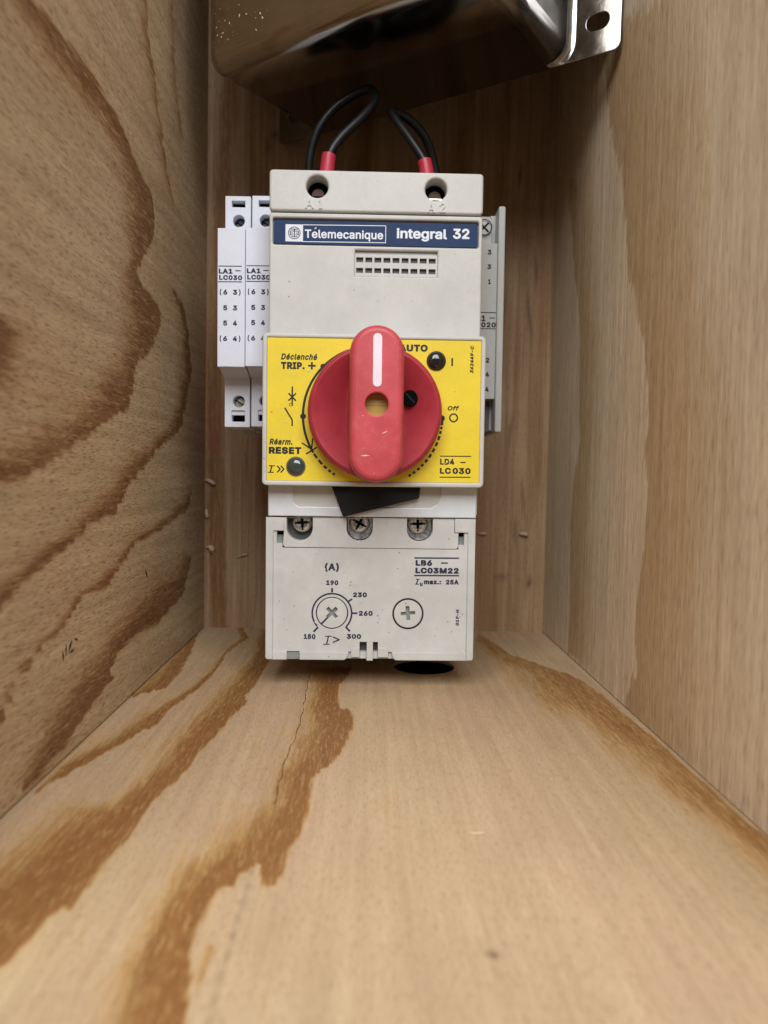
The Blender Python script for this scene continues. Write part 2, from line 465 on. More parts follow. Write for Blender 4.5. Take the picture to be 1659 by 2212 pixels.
FLOOR_BANDS = [([(0.5, -9.4), (1.7, -27.0), (6.7, -65.5), (8.3, -77.6), (10.7, -101.9), (10.8, -130.6), (5.0, -137.7), (-1.1, -143.0)], [(-0.8, -27.2), (-1.4, -66.0), (-1.7, -110.7), (-2.2, -142.4)]), ([(22.9, 1.6), (30.9, -28.1), (27.6, -42.9), (25.1, -66.9), (26.9, -85.8), (26.1, -109.3), (25.3, -129.9), (22.1, -145.2), (20.0, -159.1), (20.4, -177.1), (17.5, -184.8), (13.9, -196.6), (12.5, -204.3), (9.8, -211.6), (7.1, -222.3), (4.4, -229.5), (1.5, -238.7)], [(19.1, -0.0), (25.7, -31.4), (23.6, -48.7), (23.4, -79.1), (23.0, -109.4), (19.4, -133.7), (16.9, -147.0), (10.5, -169.4), (8.2, -188.7), (3.9, -203.5), (-0.3, -217.8), (0.7, -232.1)]), ([(41.2, -1.8), (49.3, -77.7), (48.9, -99.9), (49.0, -119.7), (46.7, -137.6), (49.2, -147.3), (46.6, -162.4), (44.4, -183.8), (41.8, -202.4), (41.4, -220.4), (38.3, -236.2), (36.7, -247.1), (37.1, -260.9), (35.7, -273.0), (35.1, -282.8), (35.2, -291.5), (33.2, -296.9), (31.0, -304.4), (30.1, -312.7), (27.9, -320.8)], [(33.1, -2.4), (38.0, -78.3), (35.4, -108.8), (33.8, -127.8), (31.8, -151.1), (30.3, -168.7), (28.9, -193.9), (28.1, -218.9), (26.2, -231.5), (24.2, -243.6), (20.0, -244.5), (13.5, -247.6), (12.4, -260.0), (10.4, -268.8), (6.9, -277.9)]), ([(90.8, -89.1), (84.9, -125.4), (86.3, -151.9), (91.1, -157.8), (92.8, -177.0), (89.6, -198.7), (85.7, -215.4), (81.1, -223.0), (81.3, -236.8), (81.3, -249.0), (80.2, -262.6), (78.8, -272.3), (78.5, -280.0), (76.5, -286.2), (73.9, -286.2), (71.5, -276.9), (68.5, -282.3), (67.1, -286.3), (65.1, -288.3), (63.6, -294.8), (63.5, -301.7), (63.0, -308.0), (63.2, -314.5), (65.3, -321.8), (67.5, -331.4), (68.6, -336.4)], [(71.4, -90.1), (72.0, -146.3), (71.4, -180.4), (69.7, -203.7), (67.6, -223.4), (67.6, -241.9), (63.4, -250.1), (60.0, -259.1), (57.5, -270.4), (52.1, -280.4), (51.7, -291.3), (51.2, -301.8), (49.6, -310.4), (48.2, -318.0), (50.1, -331.5), (50.8, -336.5)]), ([(67.5, -307.2), (68.2, -312.4), (67.5, -318.6), (66.9, -321.8)], [(64.2, -307.2), (64.5, -312.4), (65.1, -319.2)], 0.4), ([(164.1, -4.2), (173.7, -57.1), (185.6, -81.2), (197.2, -106.7), (200.0, -132.8), (200.4, -158.5), (202.0, -184.3), (202.4, -210.2), (203.0, -234.3), (202.8, -255.7), (204.2, -264.9)], [(157.5, -36.0), (157.6, -73.2), (159.8, -108.5), (165.8, -141.1), (169.2, -164.1), (179.1, -168.0), (180.0, -186.3), (181.3, -212.9), (183.7, -233.1), (186.8, -246.2), (188.9, -258.0), (189.8, -269.5), (192.6, -288.5)], 0.68)]
FLOOR_CRACK = [(71.5, -92.3), (70.7, -111.0), (72.2, -169.8), (71.9, -190.1), (70.6, -211.9), (70.9, -230.4), (71.1, -246.3)]
FLOOR_STAIN = [(70.3, -280.2), (70.2, -284.3), (70.7, -301.6), (70.2, -307.2), (70.2, -312.4), (70.3, -321.8), (70.6, -331.4), (70.5, -336.4)]
FLOOR_KNOT = [(122.2, -312.2)]
LEFT_BANDS = [([(-242.8, 222.6), (-235.9, 223.3), (-224.0, 224.9), (-201.6, 226.7), (-180.8, 226.8), (-156.1, 224.5), (-139.8, 217.8), (-116.8, 213.4), (-106.4, 204.4), (-111.4, 191.6), (-135.0, 174.4), (-125.8, 170.0), (-100.4, 167.3), (-94.7, 159.7), (-115.8, 144.6), (-134.6, 135.1), (-138.9, 122.7), (-147.4, 116.8), (-173.8, 108.8), (-193.1, 102.2), (-217.7, 95.3), (-236.0, 89.6), (-255.3, 88.1), (-265.3, 87.5)], [(-250.2, 218.0), (-242.9, 214.1), (-232.9, 212.8), (-217.1, 211.9), (-198.8, 210.8), (-177.5, 210.7), (-163.5, 204.9), (-152.0, 198.3), (-155.9, 187.3), (-147.8, 177.4), (-159.6, 164.5), (-153.7, 156.1), (-161.3, 142.4), (-173.9, 129.8), (-187.0, 120.3), (-201.8, 112.4), (-224.8, 109.7), (-240.0, 102.2), (-255.1, 99.4), (-265.2, 98.7)], 0.88), ([(-125.1, 294.5), (-122.7, 290.8), (-117.7, 276.4), (-104.7, 259.8), (-99.1, 248.3), (-91.6, 237.0), (-81.5, 227.5), (-75.2, 222.1)], [(-138.4, 286.4), (-136.2, 282.7), (-129.4, 270.0), (-114.9, 255.0), (-108.1, 244.3), (-101.6, 233.0), (-90.2, 224.3), (-78.3, 220.3)], 0.7), ([(-77.4, 181.4), (-54.3, 177.1), (-41.7, 166.2), (-36.6, 148.1), (-45.8, 126.6), (-62.9, 112.1), (-99.3, 102.9), (-124.9, 92.5), (-147.1, 84.7), (-159.0, 76.3), (-187.0, 73.2), (-201.9, 67.9), (-225.1, 63.3), (-244.4, 58.5), (-255.7, 54.4), (-265.8, 50.6)], [(-80.5, 180.0), (-64.3, 171.7), (-57.3, 160.1), (-56.9, 145.4), (-66.6, 128.1), (-85.1, 114.1), (-115.2, 104.5), (-147.2, 96.9), (-162.9, 87.5), (-183.8, 81.6), (-212.7, 73.0), (-236.2, 67.5), (-255.6, 62.9), (-265.7, 60.3)]), ([(-33.1, 80.2), (-40.5, 71.7), (-98.7, 64.0), (-133.8, 62.1), (-151.0, 56.0), (-170.1, 48.5), (-193.2, 48.7), (-201.2, 46.7), (-205.2, 43.6), (-212.9, 40.6), (-226.9, 39.4), (-234.9, 35.2), (-245.3, 32.7), (-252.2, 25.9), (-261.1, 21.6)], [(-37.0, 82.0), (-62.0, 76.0), (-109.5, 67.8), (-140.5, 64.7), (-158.9, 58.8), (-180.4, 53.0), (-200.5, 51.6), (-209.1, 48.1), (-218.3, 44.0), (-231.8, 41.2), (-243.8, 36.8), (-252.1, 30.9), (-261.0, 28.7)]), ([(-32.1, 44.5), (-50.4, 27.7), (-97.9, 21.7), (-137.3, 22.7), (-158.2, 20.9), (-165.0, 17.2), (-163.6, 12.4), (-176.5, 10.7), (-194.9, 7.3), (-207.3, 3.6), (-223.8, 1.6), (-235.2, 0.6)], [(-47.3, 49.7), (-71.3, 45.7), (-109.2, 44.4), (-146.7, 37.0), (-169.0, 31.3), (-188.3, 27.3), (-209.1, 23.3), (-223.7, 20.2), (-230.4, 13.9), (-242.7, 8.3), (-248.4, 4.1)]), ([(-80.4, 318.9), (-75.2, 304.1), (-76.7, 288.2), (-65.4, 270.8), (-56.4, 259.0)], [(-90.8, 312.6), (-85.9, 298.1), (-86.8, 283.0), (-76.2, 265.9), (-63.1, 255.4)], 0.55), ([(-251.2, 132.1), (-256.5, 126.2), (-261.6, 122.9)], [(-241.7, 132.2), (-237.8, 126.7), (-241.9, 119.9), (-247.7, 113.9), (-261.8, 110.9)])]
RIGHT_BANDS = [([(-31.5, 256.1), (-31.8, 242.2), (-41.0, 220.5), (-47.7, 201.7), (-60.2, 174.1), (-63.4, 157.2), (-63.8, 132.6), (-68.9, 109.4), (-59.7, 94.7), (-55.4, 65.9), (-59.2, 23.8), (-57.1, -2.3)], [(-69.5, 245.1), (-79.8, 225.9), (-84.5, 207.6), (-90.5, 190.8), (-96.7, 167.0), (-99.8, 151.6), (-100.8, 129.2), (-104.6, 108.2), (-97.0, 94.8), (-97.3, 69.0), (-101.5, 31.4), (-99.8, 0.4)]), ([(-87.0, 300.8), (-91.3, 283.9), (-97.3, 263.5), (-107.4, 243.4), (-120.5, 222.9), (-129.0, 201.1), (-133.5, 177.1), (-145.7, 163.8), (-154.8, 145.6), (-161.6, 129.8), (-163.8, 114.8), (-159.6, 105.1), (-165.3, 92.6), (-163.3, 67.7), (-158.2, 48.0), (-156.5, 28.4), (-161.8, 19.4), (-147.7, 2.3), (-153.0, -10.6)], [(-186.8, 265.5), (-200.4, 228.4), (-204.1, 214.3), (-207.6, 201.6), (-209.9, 189.6), (-213.5, 174.3), (-216.3, 156.6), (-221.5, 147.5), (-226.9, 133.9), (-230.0, 122.0), (-232.0, 110.5), (-231.7, 102.9), (-234.5, 93.4), (-232.2, 74.2), (-229.3, 59.3), (-228.5, 44.4), (-232.4, 37.5), (-228.0, 26.4), (-226.3, -4.5)])]

# ------------------------------------------------------------------ the plywood compartment
W, HT, DEP = 203.2, 560.0, 350.0     # inner width, height, depth in mm

def seg_dist(P, line):
    """distance of points to a polyline, and the side (sign) of the nearest segment"""
    A = np.array(line[:-1]); B = np.array(line[1:])
    best = np.full(len(P), 1e9); side = np.zeros(len(P))
    for a, b_ in zip(A, B):
        d = b_ - a; L2 = max((d @ d), 1e-9)
        t = np.clip(((P - a) @ d) / L2, 0, 1)
        q = P - (a + t[:, None] * d)
        r = np.hypot(q[:, 0], q[:, 1])
        s = d[0] * (P[:, 1] - a[1]) - d[1] * (P[:, 0] - a[0])
        m_ = r < best
        best = np.where(m_, r, best); side = np.where(m_, np.sign(s), side)
    return best, side
def inside(P, poly):
    x, y = P[:, 0], P[:, 1]; c = np.zeros(len(P), bool); n = len(poly)
    for i in range(n):
        x1, y1 = poly[i]; x2, y2 = poly[(i + 1) % n]
        if y1 == y2: continue
        k = ((y1 > y) != (y2 > y)) & (x < (x2 - x1) * (y - y1) / (y2 - y1) + x1)
        c ^= k
    return c
_tab = np.random.default_rng(5).random(4096) - 0.5
def fibres(x, pitch=1.3):
    """uneven ends of the fibres: one random shift per strip of grain"""
    q = np.abs(x) / pitch; i = q.astype(int); t = q - i; t = t * t * (3 - 2 * t)
    return _tab[i % 4096] * (1 - t) + _tab[(i + 1) % 4096] * t
def late_field(P, bands, soft_gain=1.0, edge=0.9):
    """how far a point lies inside a late-wood band: sharp on one side, fading on the other"""
    val = np.full(len(P), -1.0)
    for band in bands:
        sharp, soft = band[:2]; amt = band[2] if len(band) > 2 else 1.0
        dh, _ = seg_dist(P, sharp); ds, _ = seg_dist(P, soft)
        ins = inside(P, list(sharp) + list(soft)[::-1])
        v_in = np.minimum(0.28 + 0.72 * np.clip(soft_gain * ds / (ds + dh + 1e-6), 0, 1), np.clip(dh / edge + 0.12, 0, 1))
        halo = np.where(ds < dh, 0.36 * np.exp(-ds / 7.0) * np.clip(dh / 3.0, 0, 1) - 0.08, -1.0)
        v_in = v_in * amt; halo = np.where(halo > 0, halo * amt, halo)
        v_out = np.maximum(-np.clip(np.minimum(dh / (edge * 1.6), ds / 4.0), 0.0, 1), halo)
        val = np.maximum(val, np.where(ins, v_in, v_out))
    return val
def near_line(P, line, w):
    d, _ = seg_dist(P, line)
    return np.clip(1.4 - d / w, 0, 1)

def board(name, mat, origin, eu, ev, thick, nu, nv, size, fields, back):
    """a sheet of plywood: fine grid on the inner face, plain slab behind. eu, ev span the face, back points into the board"""
    origin = np.array(origin, float); eu = np.array(eu, float); ev = np.array(ev, float); back = np.array(back, float)
    us = np.linspace(0, size[0], nu); vs = np.linspace(0, size[1], nv)
    U, V_ = np.meshgrid(us, vs); P = np.stack([U.ravel(), V_.ravel()], 1)
    co = origin + P[:, :1] * eu + P[:, 1:] * ev
    i = np.arange(nu * nv).reshape(nv, nu)
    faces = np.stack([i[:-1, :-1], i[:-1, 1:], i[1:, 1:], i[1:, :-1]], -1).reshape(-1, 4)
    # border down to the back
    ring = np.concatenate([i[0, :-1], i[:-1, -1], i[-1, :0:-1], i[:0:-1, 0]])
    nb = len(co); co2 = co[ring] + back * thick
    k = np.arange(len(ring)); k2 = (k + 1) % len(ring)
    side = np.stack([ring[k], ring[k2], nb + k2, nb + k], -1)
    me = bpy.data.meshes.new(name)
    allco = np.concatenate([co, co2]) * MM
    fl = [tuple(map(int, f)) for f in faces] + [tuple(map(int, f)) for f in side] + [tuple(int(nb + q) for q in k[::-1])]
    me.from_pydata(allco.tolist(), [], fl)
    bm = bmesh.new(); bm.from_mesh(me); bmesh.ops.recalc_face_normals(bm, faces=bm.faces); bm.to_mesh(me); bm.free()
    for an, vals in fields(P).items():
        at = me.attributes.new(an, 'FLOAT', 'POINT')
        full = np.concatenate([vals, np.full(len(ring), -1.0 if an == 'late' else 0.0)]).astype(np.float32)
        at.data.foreach_set('value', full)
    me.materials.append(mat)
    o = bpy.data.objects.new(name, me); COL.objects.link(o)
    o['kind'] = 'structure'
    return o

def f_floor(P):                      # P: (x+10, -y)
    Q = np.stack([P[:, 0] - 10, -P[:, 1]], 1)
    lf = late_field(Q + np.stack([0*Q[:, 0], 7.0 * fibres(Q[:, 0] + 40, 1.5)], 1), FLOOR_BANDS, soft_gain=1.7)
    wob = 0.5 * np.sin(Q[:, 1] * 0.35) + 0.3 * np.sin(Q[:, 1] * 0.9)
    Q2 = Q + np.stack([wob * 0.5, 0 * wob], 1)
    cr = near_line(Q2, FLOOR_CRACK, 0.32) * (0.55 + 0.45 * np.sin(Q[:, 1] * 1.3) ** 2)
    st = 0.42 * near_line(Q2, FLOOR_STAIN, 0.75) * (0.5 + 0.5 * np.sin(Q[:, 1] * 0.5 + 1) ** 2)
    kx, ky = FLOOR_KNOT[0]
    st = np.maximum(st, 0.85 * np.clip(1.3 - np.hypot((Q[:, 0]-kx), (Q[:, 1]-ky) / 1.2) / 1.3, 0, 1))
    cr = cr * 0
    return {'late': lf, 'crack': cr, 'stain': np.clip(st, 0, 1), 'red': 0 * lf}
def f_left(P):                       # P: (-y, z)
    Q = np.stack([-P[:, 0], P[:, 1]], 1)
    lf = late_field(Q + np.stack([6.0 * fibres(Q[:, 1] + 40, 1.4), 0*Q[:, 0]], 1), LEFT_BANDS, soft_gain=1.3)
    cr = np.zeros(len(Q)); 
    rd = np.clip(1.2 - np.hypot((Q[:, 0] + 168) / 9, (Q[:, 1] - 53.5) / 2.0), 0, 1) * 0.5
    return {'late': lf, 'crack': cr, 'stain': 0 * cr, 'red': rd}
def f_right(P):
    Q = np.stack([-P[:, 0], P[:, 1]], 1)
    lf = late_field(Q + np.stack([0*Q[:, 0], 9.0 * fibres(Q[:, 0] - 400, 1.3)], 1), RIGHT_BANDS, soft_gain=1.15, edge=0.6)
    z = np.zeros(len(Q))
    return {'late': lf, 'crack': z, 'stain': z, 'red': z}
def f_back(P):                       # P: (x+18, z)
    Q = np.stack([P[:, 0] - 18, P[:, 1]], 1)
    st = np.zeros(len(Q))
    for x0, z0, w, h, a in ((193, 30, 1.1, 4, 1), (178, 33, 3, 1.6, .6), (186, 60, .8, 9, .7), (189, 80, .8, 12, .6), (192, 215, .9, 12, .8), (190, 190, 1.0, 20, .9),
                            (172, 225, 1.3, 26, .8), (174, 180, 1.2, 30, .7), (168, 150, 1.0, 24, .6), (183, 270, .9, 7, .9), (181, 120, 1.0, 14, .6), (197, 250, .6, 30, .35),
                            (42, 40, .7, 24, .5), (30, 25, .5, 22, .45), (7.5, 60, .35, 30, .7), (12, 38, 1.2, 1.6, .8), (25, 100, .6, 12, .5), (34, 283, 1.6, 3, .9), (38, 289, 2.2, 3, .9)):
        st = np.maximum(st, a * np.clip(1.25 - np.hypot((Q[:, 0]-x0 - 1.2*np.sin(Q[:, 1]*0.11 + x0)) / (w * 1.5), (Q[:, 1]-z0) / h), 0, 1))
    rd = np.zeros(len(Q))
    for x0, z0, w, h, a in ((5, 110, 2.5, 6, .55), (2, 118, 1.2, 14, .4), (8, 122, 4, 18, .18), (196, 200, 3, 30, .14)):
        rd = np.maximum(rd, a * np.clip(1.2 - np.hypot((Q[:, 0]-x0) / w, (Q[:, 1]-z0) / h), 0, 1))
    lf = -0.2 + 0.95 * np.sin(Q[:, 0] * 0.16 + 0.9 * np.sin(Q[:, 1] * 0.012)) * np.sin(Q[:, 0] * 0.071 + 1.1)
    return {'late': lf, 'crack': 0 * st, 'stain': st, 'red': rd}
def f_plain(P):
    z = np.zeros(len(P))
    return {'late': z - 1, 'crack': z, 'stain': z, 'red': z}

# floor with a drilled cable hole: the slab is cut after building
floor = board('floor', M['wood_floor'], (-10, 0, 0), (1, 0, 0), (0, -1, 0), 15, 190, 300, (W + 20, DEP), f_floor, (0, 0, -1))
wall_left = board('wall_left', M['wood_left'], (0, -2.6, 0.9), (0, -1, 0), (0, 0, 1), 15, 250, 300, (DEP - 2.6, HT - 1.2), f_left, (-1, 0, 0))
wall_right = board('wall_right', M['wood_right'], (W, -0.4, 0.5), (0, -1, 0), (0, 0, 1), 15, 220, 220, (DEP, HT - 1.0), f_right, (1, 0, 0))
wall_back = board('wall_back', M['wood_back'], (-18, 0, -15), (1, 0, 0), (0, 0, 1), 12, 240, 160, (W + 36, HT + 30), lambda P: f_back(P - np.array([0, 15.0])), (0, 1, 0))
ceiling = board('ceiling', M['wood_right'], (-10, 0, HT), (1, 0, 0), (0, -1, 0), 15, 12, 12, (W + 20, DEP), f_plain, (0, 0, 1))
for o in (floor, wall_left, wall_right, wall_back, ceiling): pass
wall_back['label'] = 'brown plywood back of the compartment'

# drilled cable hole in the floor, under the starter
HC, HR = (125.0, -86.0), 15.0
cutter = MB()
vs = [(HC[0] + HR*math.cos(2*math.pi*k/48), HC[1] + HR*math.sin(2*math.pi*k/48), z) for z in (-30, 10) for k in range(48)]
cutter.add(vs, [(k, (k+1) % 48, 48+(k+1) % 48, 48+k) for k in range(48)] + [tuple(range(48)), tuple(range(48, 96))])
co = cutter.build('cutter', M['dark'], smooth=0)
md = floor.modifiers.new('bore', 'BOOLEAN'); md.operation = 'DIFFERENCE'; md.object = co; md.solver = 'EXACT'
bpy.context.view_layer.update()
dg = bpy.context.evaluated_depsgraph_get()
nm = bpy.data.meshes.new_from_object(floor.evaluated_get(dg))
floor.modifiers.clear(); floor.data = nm
bpy.data.objects.remove(co)
g = MB()     # black sleeve with closed bottom, added to paint in the hole's darkness
g.lathe(0, 0, [(HR - 0.2, 0.0), (HR - 0.2, 30), (0.01, 30)], 48)
g.v = [(HC[0] + x, HC[1] + z, -1.2 - y) for x, y, z in g.v]
gl = g.build('cable_hole_lining', M['dark'], floor)

# the split running along the floor's grain
g = MB(); pts = [Vector(p) for p in FLOOR_CRACK]; L_ = []; R_ = []
k_ = 0
for i in range(len(pts) - 1):
    n_ = max(2, int((pts[i+1] - pts[i]).length / 1.5))
    for j in range(n_):
        p = pts[i].lerp(pts[i+1], j / n_); k_ += 1
        wd = 0.09 + 0.13 * random.random(); off = 0.25 * math.sin(k_ * 0.6) + random.uniform(-.12, .12)
        L_.append((p.x + off - wd, p.y, 0.035)); R_.append((p.x + off + wd, p.y, 0.035))
n_ = len(L_); g.add(L_ + R_, [(i, i+1, n_+i+1, n_+i) for i in range(n_ - 1)])
g.build('split', M['split'], floor, smooth=0)

# ------------------------------------------------------------------ the motor starter (local mm: u across, d into the box, v up)
DEV_LOC = Vector((0.0987818, -0.1292465, 0.0135058))
DEV_ROT = Euler((-0.00211299, -0.00585413, 0.00322806))
DEV_M = Matrix.LocRotScale(DEV_LOC, DEV_ROT, None)
def dev_at(u, d, v): return DEV_M @ Vector((u*MM, d*MM, v*MM))

st = thing('motor_starter', 'grey motor starter with yellow face and red rotary handle, fixed to the plywood back', 'motor starter', DEV_LOC, DEV_ROT)

# --- terminal block along the top, with two screw wells
tb = MB()
tb.plate([rrect(-45.0, 189.95, 44.9, 207.0, 1.6), circ(-25.0, 200.2, 4.6), circ(24.9, 200.0, 4.6)], -0.3, 9, 0.9)
tb.plate([rrect(-44.6, 190.1, 44.5, 206.6, 1.2)], 9.05, 12, 0.4)
tb = tb.build('terminal_block', M['grey'], st)
rb = MB(); rb.plate([rrect(-44.3, 189.5, 44.2, 205.0, 1.2)], 12.05, 60, 0.4); rb.build('coil_housing', M['dark'], st)
def solid(mb, th):
    """give flat lettering a thickness so that it stands up from the face"""
    n = len(mb.v); base = list(mb.v); fs = list(mb.f)
    from collections import Counter
    cnt = Counter()
    for f in fs:
        for i in range(len(f)): cnt[frozenset((f[i], f[(i+1) % len(f)]))] += 1
    mb.v += [(x, y + th, z) for x, y, z in base]
    for f in fs:
        for i in range(len(f)):
            a, b_ = f[i], f[(i+1) % len(f)]
            if cnt[frozenset((a, b_))] == 1: mb.f.append((a, b_, b_+n, a+n))
    return mb
for items in ((("A", -30.0, 191.1, -26.4, 195.1), ("1", -24.2, 191.0, -22.8, 195.0)), (("A", 21.2, 190.4, 24.7, 194.4), ("2", 26.4, 190.5, 29.0, 194.5))):
    lt = MB()
    for it in items: lt.text(*it, -0.28, bold=-0.01, th=0.42)
    solid(lt, 0.5).build('raised_lettering', M['grey'], tb, smooth=0)
for u in (-25.0, 24.9):
    s = MB()
    s.fan(u, 200.1, 4.75, 8.6); s.build('well_floor', M['dark'], tb)
    s = MB()
    s.lathe(u, 199.0, [(0.01, 6.6), (2.6, 6.6), (3.0, 7.0), (3.0, 8.5)], 32)
    s = s.build('terminal_screw', M['oldscrew'], tb)
    w = MB(); w.box(u - 2.9, u + 2.9, 6.35, 6.7, 198.0, 198.5); w.build('screw_slot', M['steel' if u > 0 else 'dark'], s)

# --- upper housing with its recessed label and connector
uh = MB()
UV0, UV1 = 62.5, 189.3
uh.plate([rrect(-44.9, UV0, 44.8, UV1, 1.2), rrect(-43.5, 176.1, 43.3, 187.2, 0.8), rrect(-8.85, 163.6, 26.0, 174.4, 0.15)], 0.0, 2.4, 0.7)
uh.plate([rrect(-44.6, UV0 + .2, 44.5, UV1 - .2, 0.8)], 2.45, 60, 0.3)
uh = uh.build('upper_housing', M['grey'], st)
rb = MB(); rb.plate([[(-43.2, 2), (44.0, 2), (44.0, 226), (10, 226), (10, 220), (-43.2, 220)]], 60.05, 126.5, 0.3); rb.build('rear_body', M['dark'], st)
cs = MB()
vrows = (165.1, 167.15, 169.5, 171.55)
hole_loops = []
for k in range(9):
    u0 = -8.35 + k * 3.835
    for a, b_ in ((165.1, 167.2), (169.5, 171.6)): hole_loops.append(rrect(u0, a, u0 + 2.95, b_))
cs.plate([rrect(-8.8, 163.7, 25.95, 172.9)] + hole_loops, 0.75, 2.0, 0.0)
cs.plate([rrect(-8.8, 172.95, 25.95, 174.3)], 1.9, 2.3, 0.0)
cs = cs.build('connector_strip', M['grey'], uh, smooth=0)
cd = MB(); cd.box(-8.8, 25.9, 2.15, 2.4, 164.0, 172.6); cd.build('contact_floor', M['greyd'], uh, smooth=0)  # dark sheet added behind the holes to paint in their shade

lb = MB(); lb.plate([rrect(-43.1, 176.45, 42.9, 186.3, 0.9)], 0.55, 1.1, 0.1)
lb = lb.build('blue_label', M['blue'], st)
le = MB(); D = 0.55
le.plate([rrect(-38.2, 177.5, -30.85, 184.6), ], D - 0.06, D - 0.01, 0)
le.strip(-30.9, 184.5, 4.05, 184.8, 0.3, D); le.strip(-30.9, 177.55, 4.05, 177.75, 0.3, D); le.strip(3.95, 177.5, 3.95, 184.9, 0.3, D)
le.text("Telemecanique", -30.1, 178.2, 2.9, 182.7, D, bold=-0.004, sp=1.02)
le.strip(-26.0, 182.9, -25.2, 183.5, 0.35, D)
le.build('lettering', M['ink_white'], lb, smooth=0); le = MB()
le.text("integral", 8.6, 178.6, 29.9, 184.0, D, bold=0.002, sp=1.0); le.text("32", 32.4, 179.95, 39.4, 184.3, D, bold=0.008, sp=1.0)
le.build('lettering', M['ink_white'], lb, smooth=0)
lg = MB(); cx, cy = -34.5, 181.05; D2 = D - 0.065
lg.arc(cx, cy, 2.45, 0, 360, 0.32, D2)
lg.strip(cx, cy - 2.0, cx, cy + 1.8, 0.42, D2); lg.strip(cx - 1.5, cy + 1.55, cx + 1.5, cy + 1.55, 0.36, D2)
lg.strip(cx - 1.9, cy + 0.75, cx + 1.9, cy + 0.75, 0.32, D2, th=0.052)
for s_ in (-1, 1):
    lg.strip(cx + s_*1.75, cy - 0.8, cx + s_*1.75, cy + 0.9, 0.34, D2, th=0.054)
    lg.strip(cx + s_*0.6, cy - 0.05, cx + s_*1.9, cy - 0.05, 0.3, D2, th=0.056)
    lg.strip(cx + s_*0.5, cy - 0.8, cx + s_*1.8, cy - 0.8, 0.32, D2, th=0.058)
    lg.strip(cx + s_*0.3, cy - 1.5, cx + s_*1.3, cy - 1.5, 0.3, D2, th=0.05)
lg.build('emblem', M['navy'], lb, smooth=0)

# --- pale shroud below the cover, with its moulded hollow
sh = MB()
sh.plate([[(-44.7, 61.75), (44.3, 61.75), (44.4, 80), (29.5, 80), (29.0, 71.5), (27.5, 67.5), (24.5, 66.0), (-31.5, 66.0), (-33.4, 67.0), (-34.2, 69.5), (-34.4, 80), (-44.7, 80)]], -0.6, 1.2, 0.55, 3)
sh.plate([rrect(-44.3, 62.0, 43.9, 80, 0.4)], 0.55, 40, 0.3)
sh = sh.build('lower_shroud', M['shroud'], st)
fg = MB()
fg.plate([[(-18.0, 77), (-17.4, 74.2), (-12.7, 62.1), (-12.2, 61.9), (19.0, 70.0), (19.6, 70.6), (19.9, 74.4), (20.0, 77)]], -3.2, 0.3, 0.35)
fg.build('tilted_lever', M['black'], st)

# --- cover plate with the yellow face
cv = MB()
cv.plate([rrect(-46.4, 74.9, 46.05, 137.8, 2.0), rrect(-44.45, 77.0, 44.1, 135.9, 0.3)], -8.5, -5.0, 0.75, 3)
cv.plate([rrect(-46.1, 75.2, 45.8, 137.5, 1.6)], -5.0, -0.05, 0.3)
cv = cv.build('front_cover', M['grey'], st)
yf = MB(); yf.plate([rrect(-44.4, 77.05, 44.05, 135.85)], -8.0, -5.1, 0.0)
yf = yf.build('yellow_face', M['yellow'], st)
D = -8.0
t = MB()
t.text("Déclenché", -38.8, 126.85, -23.9, 129.5, D, bold=0.012, shear=0.25)
t.text("TRIP.", -38.8, 123.0, -29.0, 125.95, D, bold=0.03)
t.strip(-27.6, 124.55, -24.5, 124.55, 0.75, D); t.strip(-26.05, 123.0, -26.05, 126.1, 0.75, D, th=0.055)
t.strip(-34.05, 107.9, -34.05, 115.9, 0.62, D)
for a in (45, 135):
    c_, s_ = math.cos(math.radians(a)) * 2.2, math.sin(math.radians(a)) * 2.2
    t.strip(-34.05 - c_, 111.6 - s_, -34.05 + c_, 111.6 + s_, 0.62, D, th=0.055 + a * 1e-5)
t.arc(-34.75, 108.4, 0.55, 60, 300, 0.22, D)
t.strip(-37.1, 107.1, -34.0, 102.1, 0.62, D); t.strip(-34.0, 102.3, -34.0, 99.6, 0.62, D, th=0.055)
t.text("Réarm.", -43.4, 91.8, -33.8, 94.4, D, bold=0.012, shear=0.25)
t.text("RESET", -43.6, 88.0, -30.1, 90.95, D, bold=0.03)
t.text("I", -43.7, 80.25, -41.2, 83.2, D, bold=0.0, shear=0.2) if False else None
t.strip(-42.95, 80.3, -42.25, 83.1, 0.55, D); t.strip(-43.9, 80.35, -41.5, 80.35, 0.4, D, th=0.055); t.strip(-43.5, 83.05, -41.0, 83.05, 0.4, D, th=0.056)
for x0 in (-40.1, -38.6):
    t.strip(x0, 83.1, x0 + 1.35, 81.7, 0.55, D); t.strip(x0 + 1.35, 81.75, x0, 80.3, 0.55, D, th=0.055)
t.text("AUTO", 9.9, 131.05, 21.8, 134.0, D, bold=0.03)
t.strip(32.05, 125.4, 32.05, 128.7, 0.72, D)
t.text("362449-C", 39.5, 122.6, 41.0, 133.8, D, bold=0.025, shear=0.22, rot=90)
t.text("Off", 30.5, 107.0, 35.3, 108.95, D, bold=0.012, shear=0.25)
t.arc(33.05, 104.0, 1.6, 0, 360, 0.62, D)
t.strip(27.6, 88.0, 40.6, 88.1, 0.42, D); t.strip(27.6, 79.25, 40.6, 79.35, 0.42, D)
t.text("LD4", 27.7, 84.45, 33.7, 86.95, D, bold=0.02); t.strip(36.2, 85.45, 38.4, 85.5, 0.5, D)
t.text("LC", 27.7, 80.65, 32.3, 83.2, D, bold=0.02); t.text("030", 33.0, 80.65, 40.6, 83.2, D, bold=0.02)
AC = (-0.6, 104.1); AR = 28.95
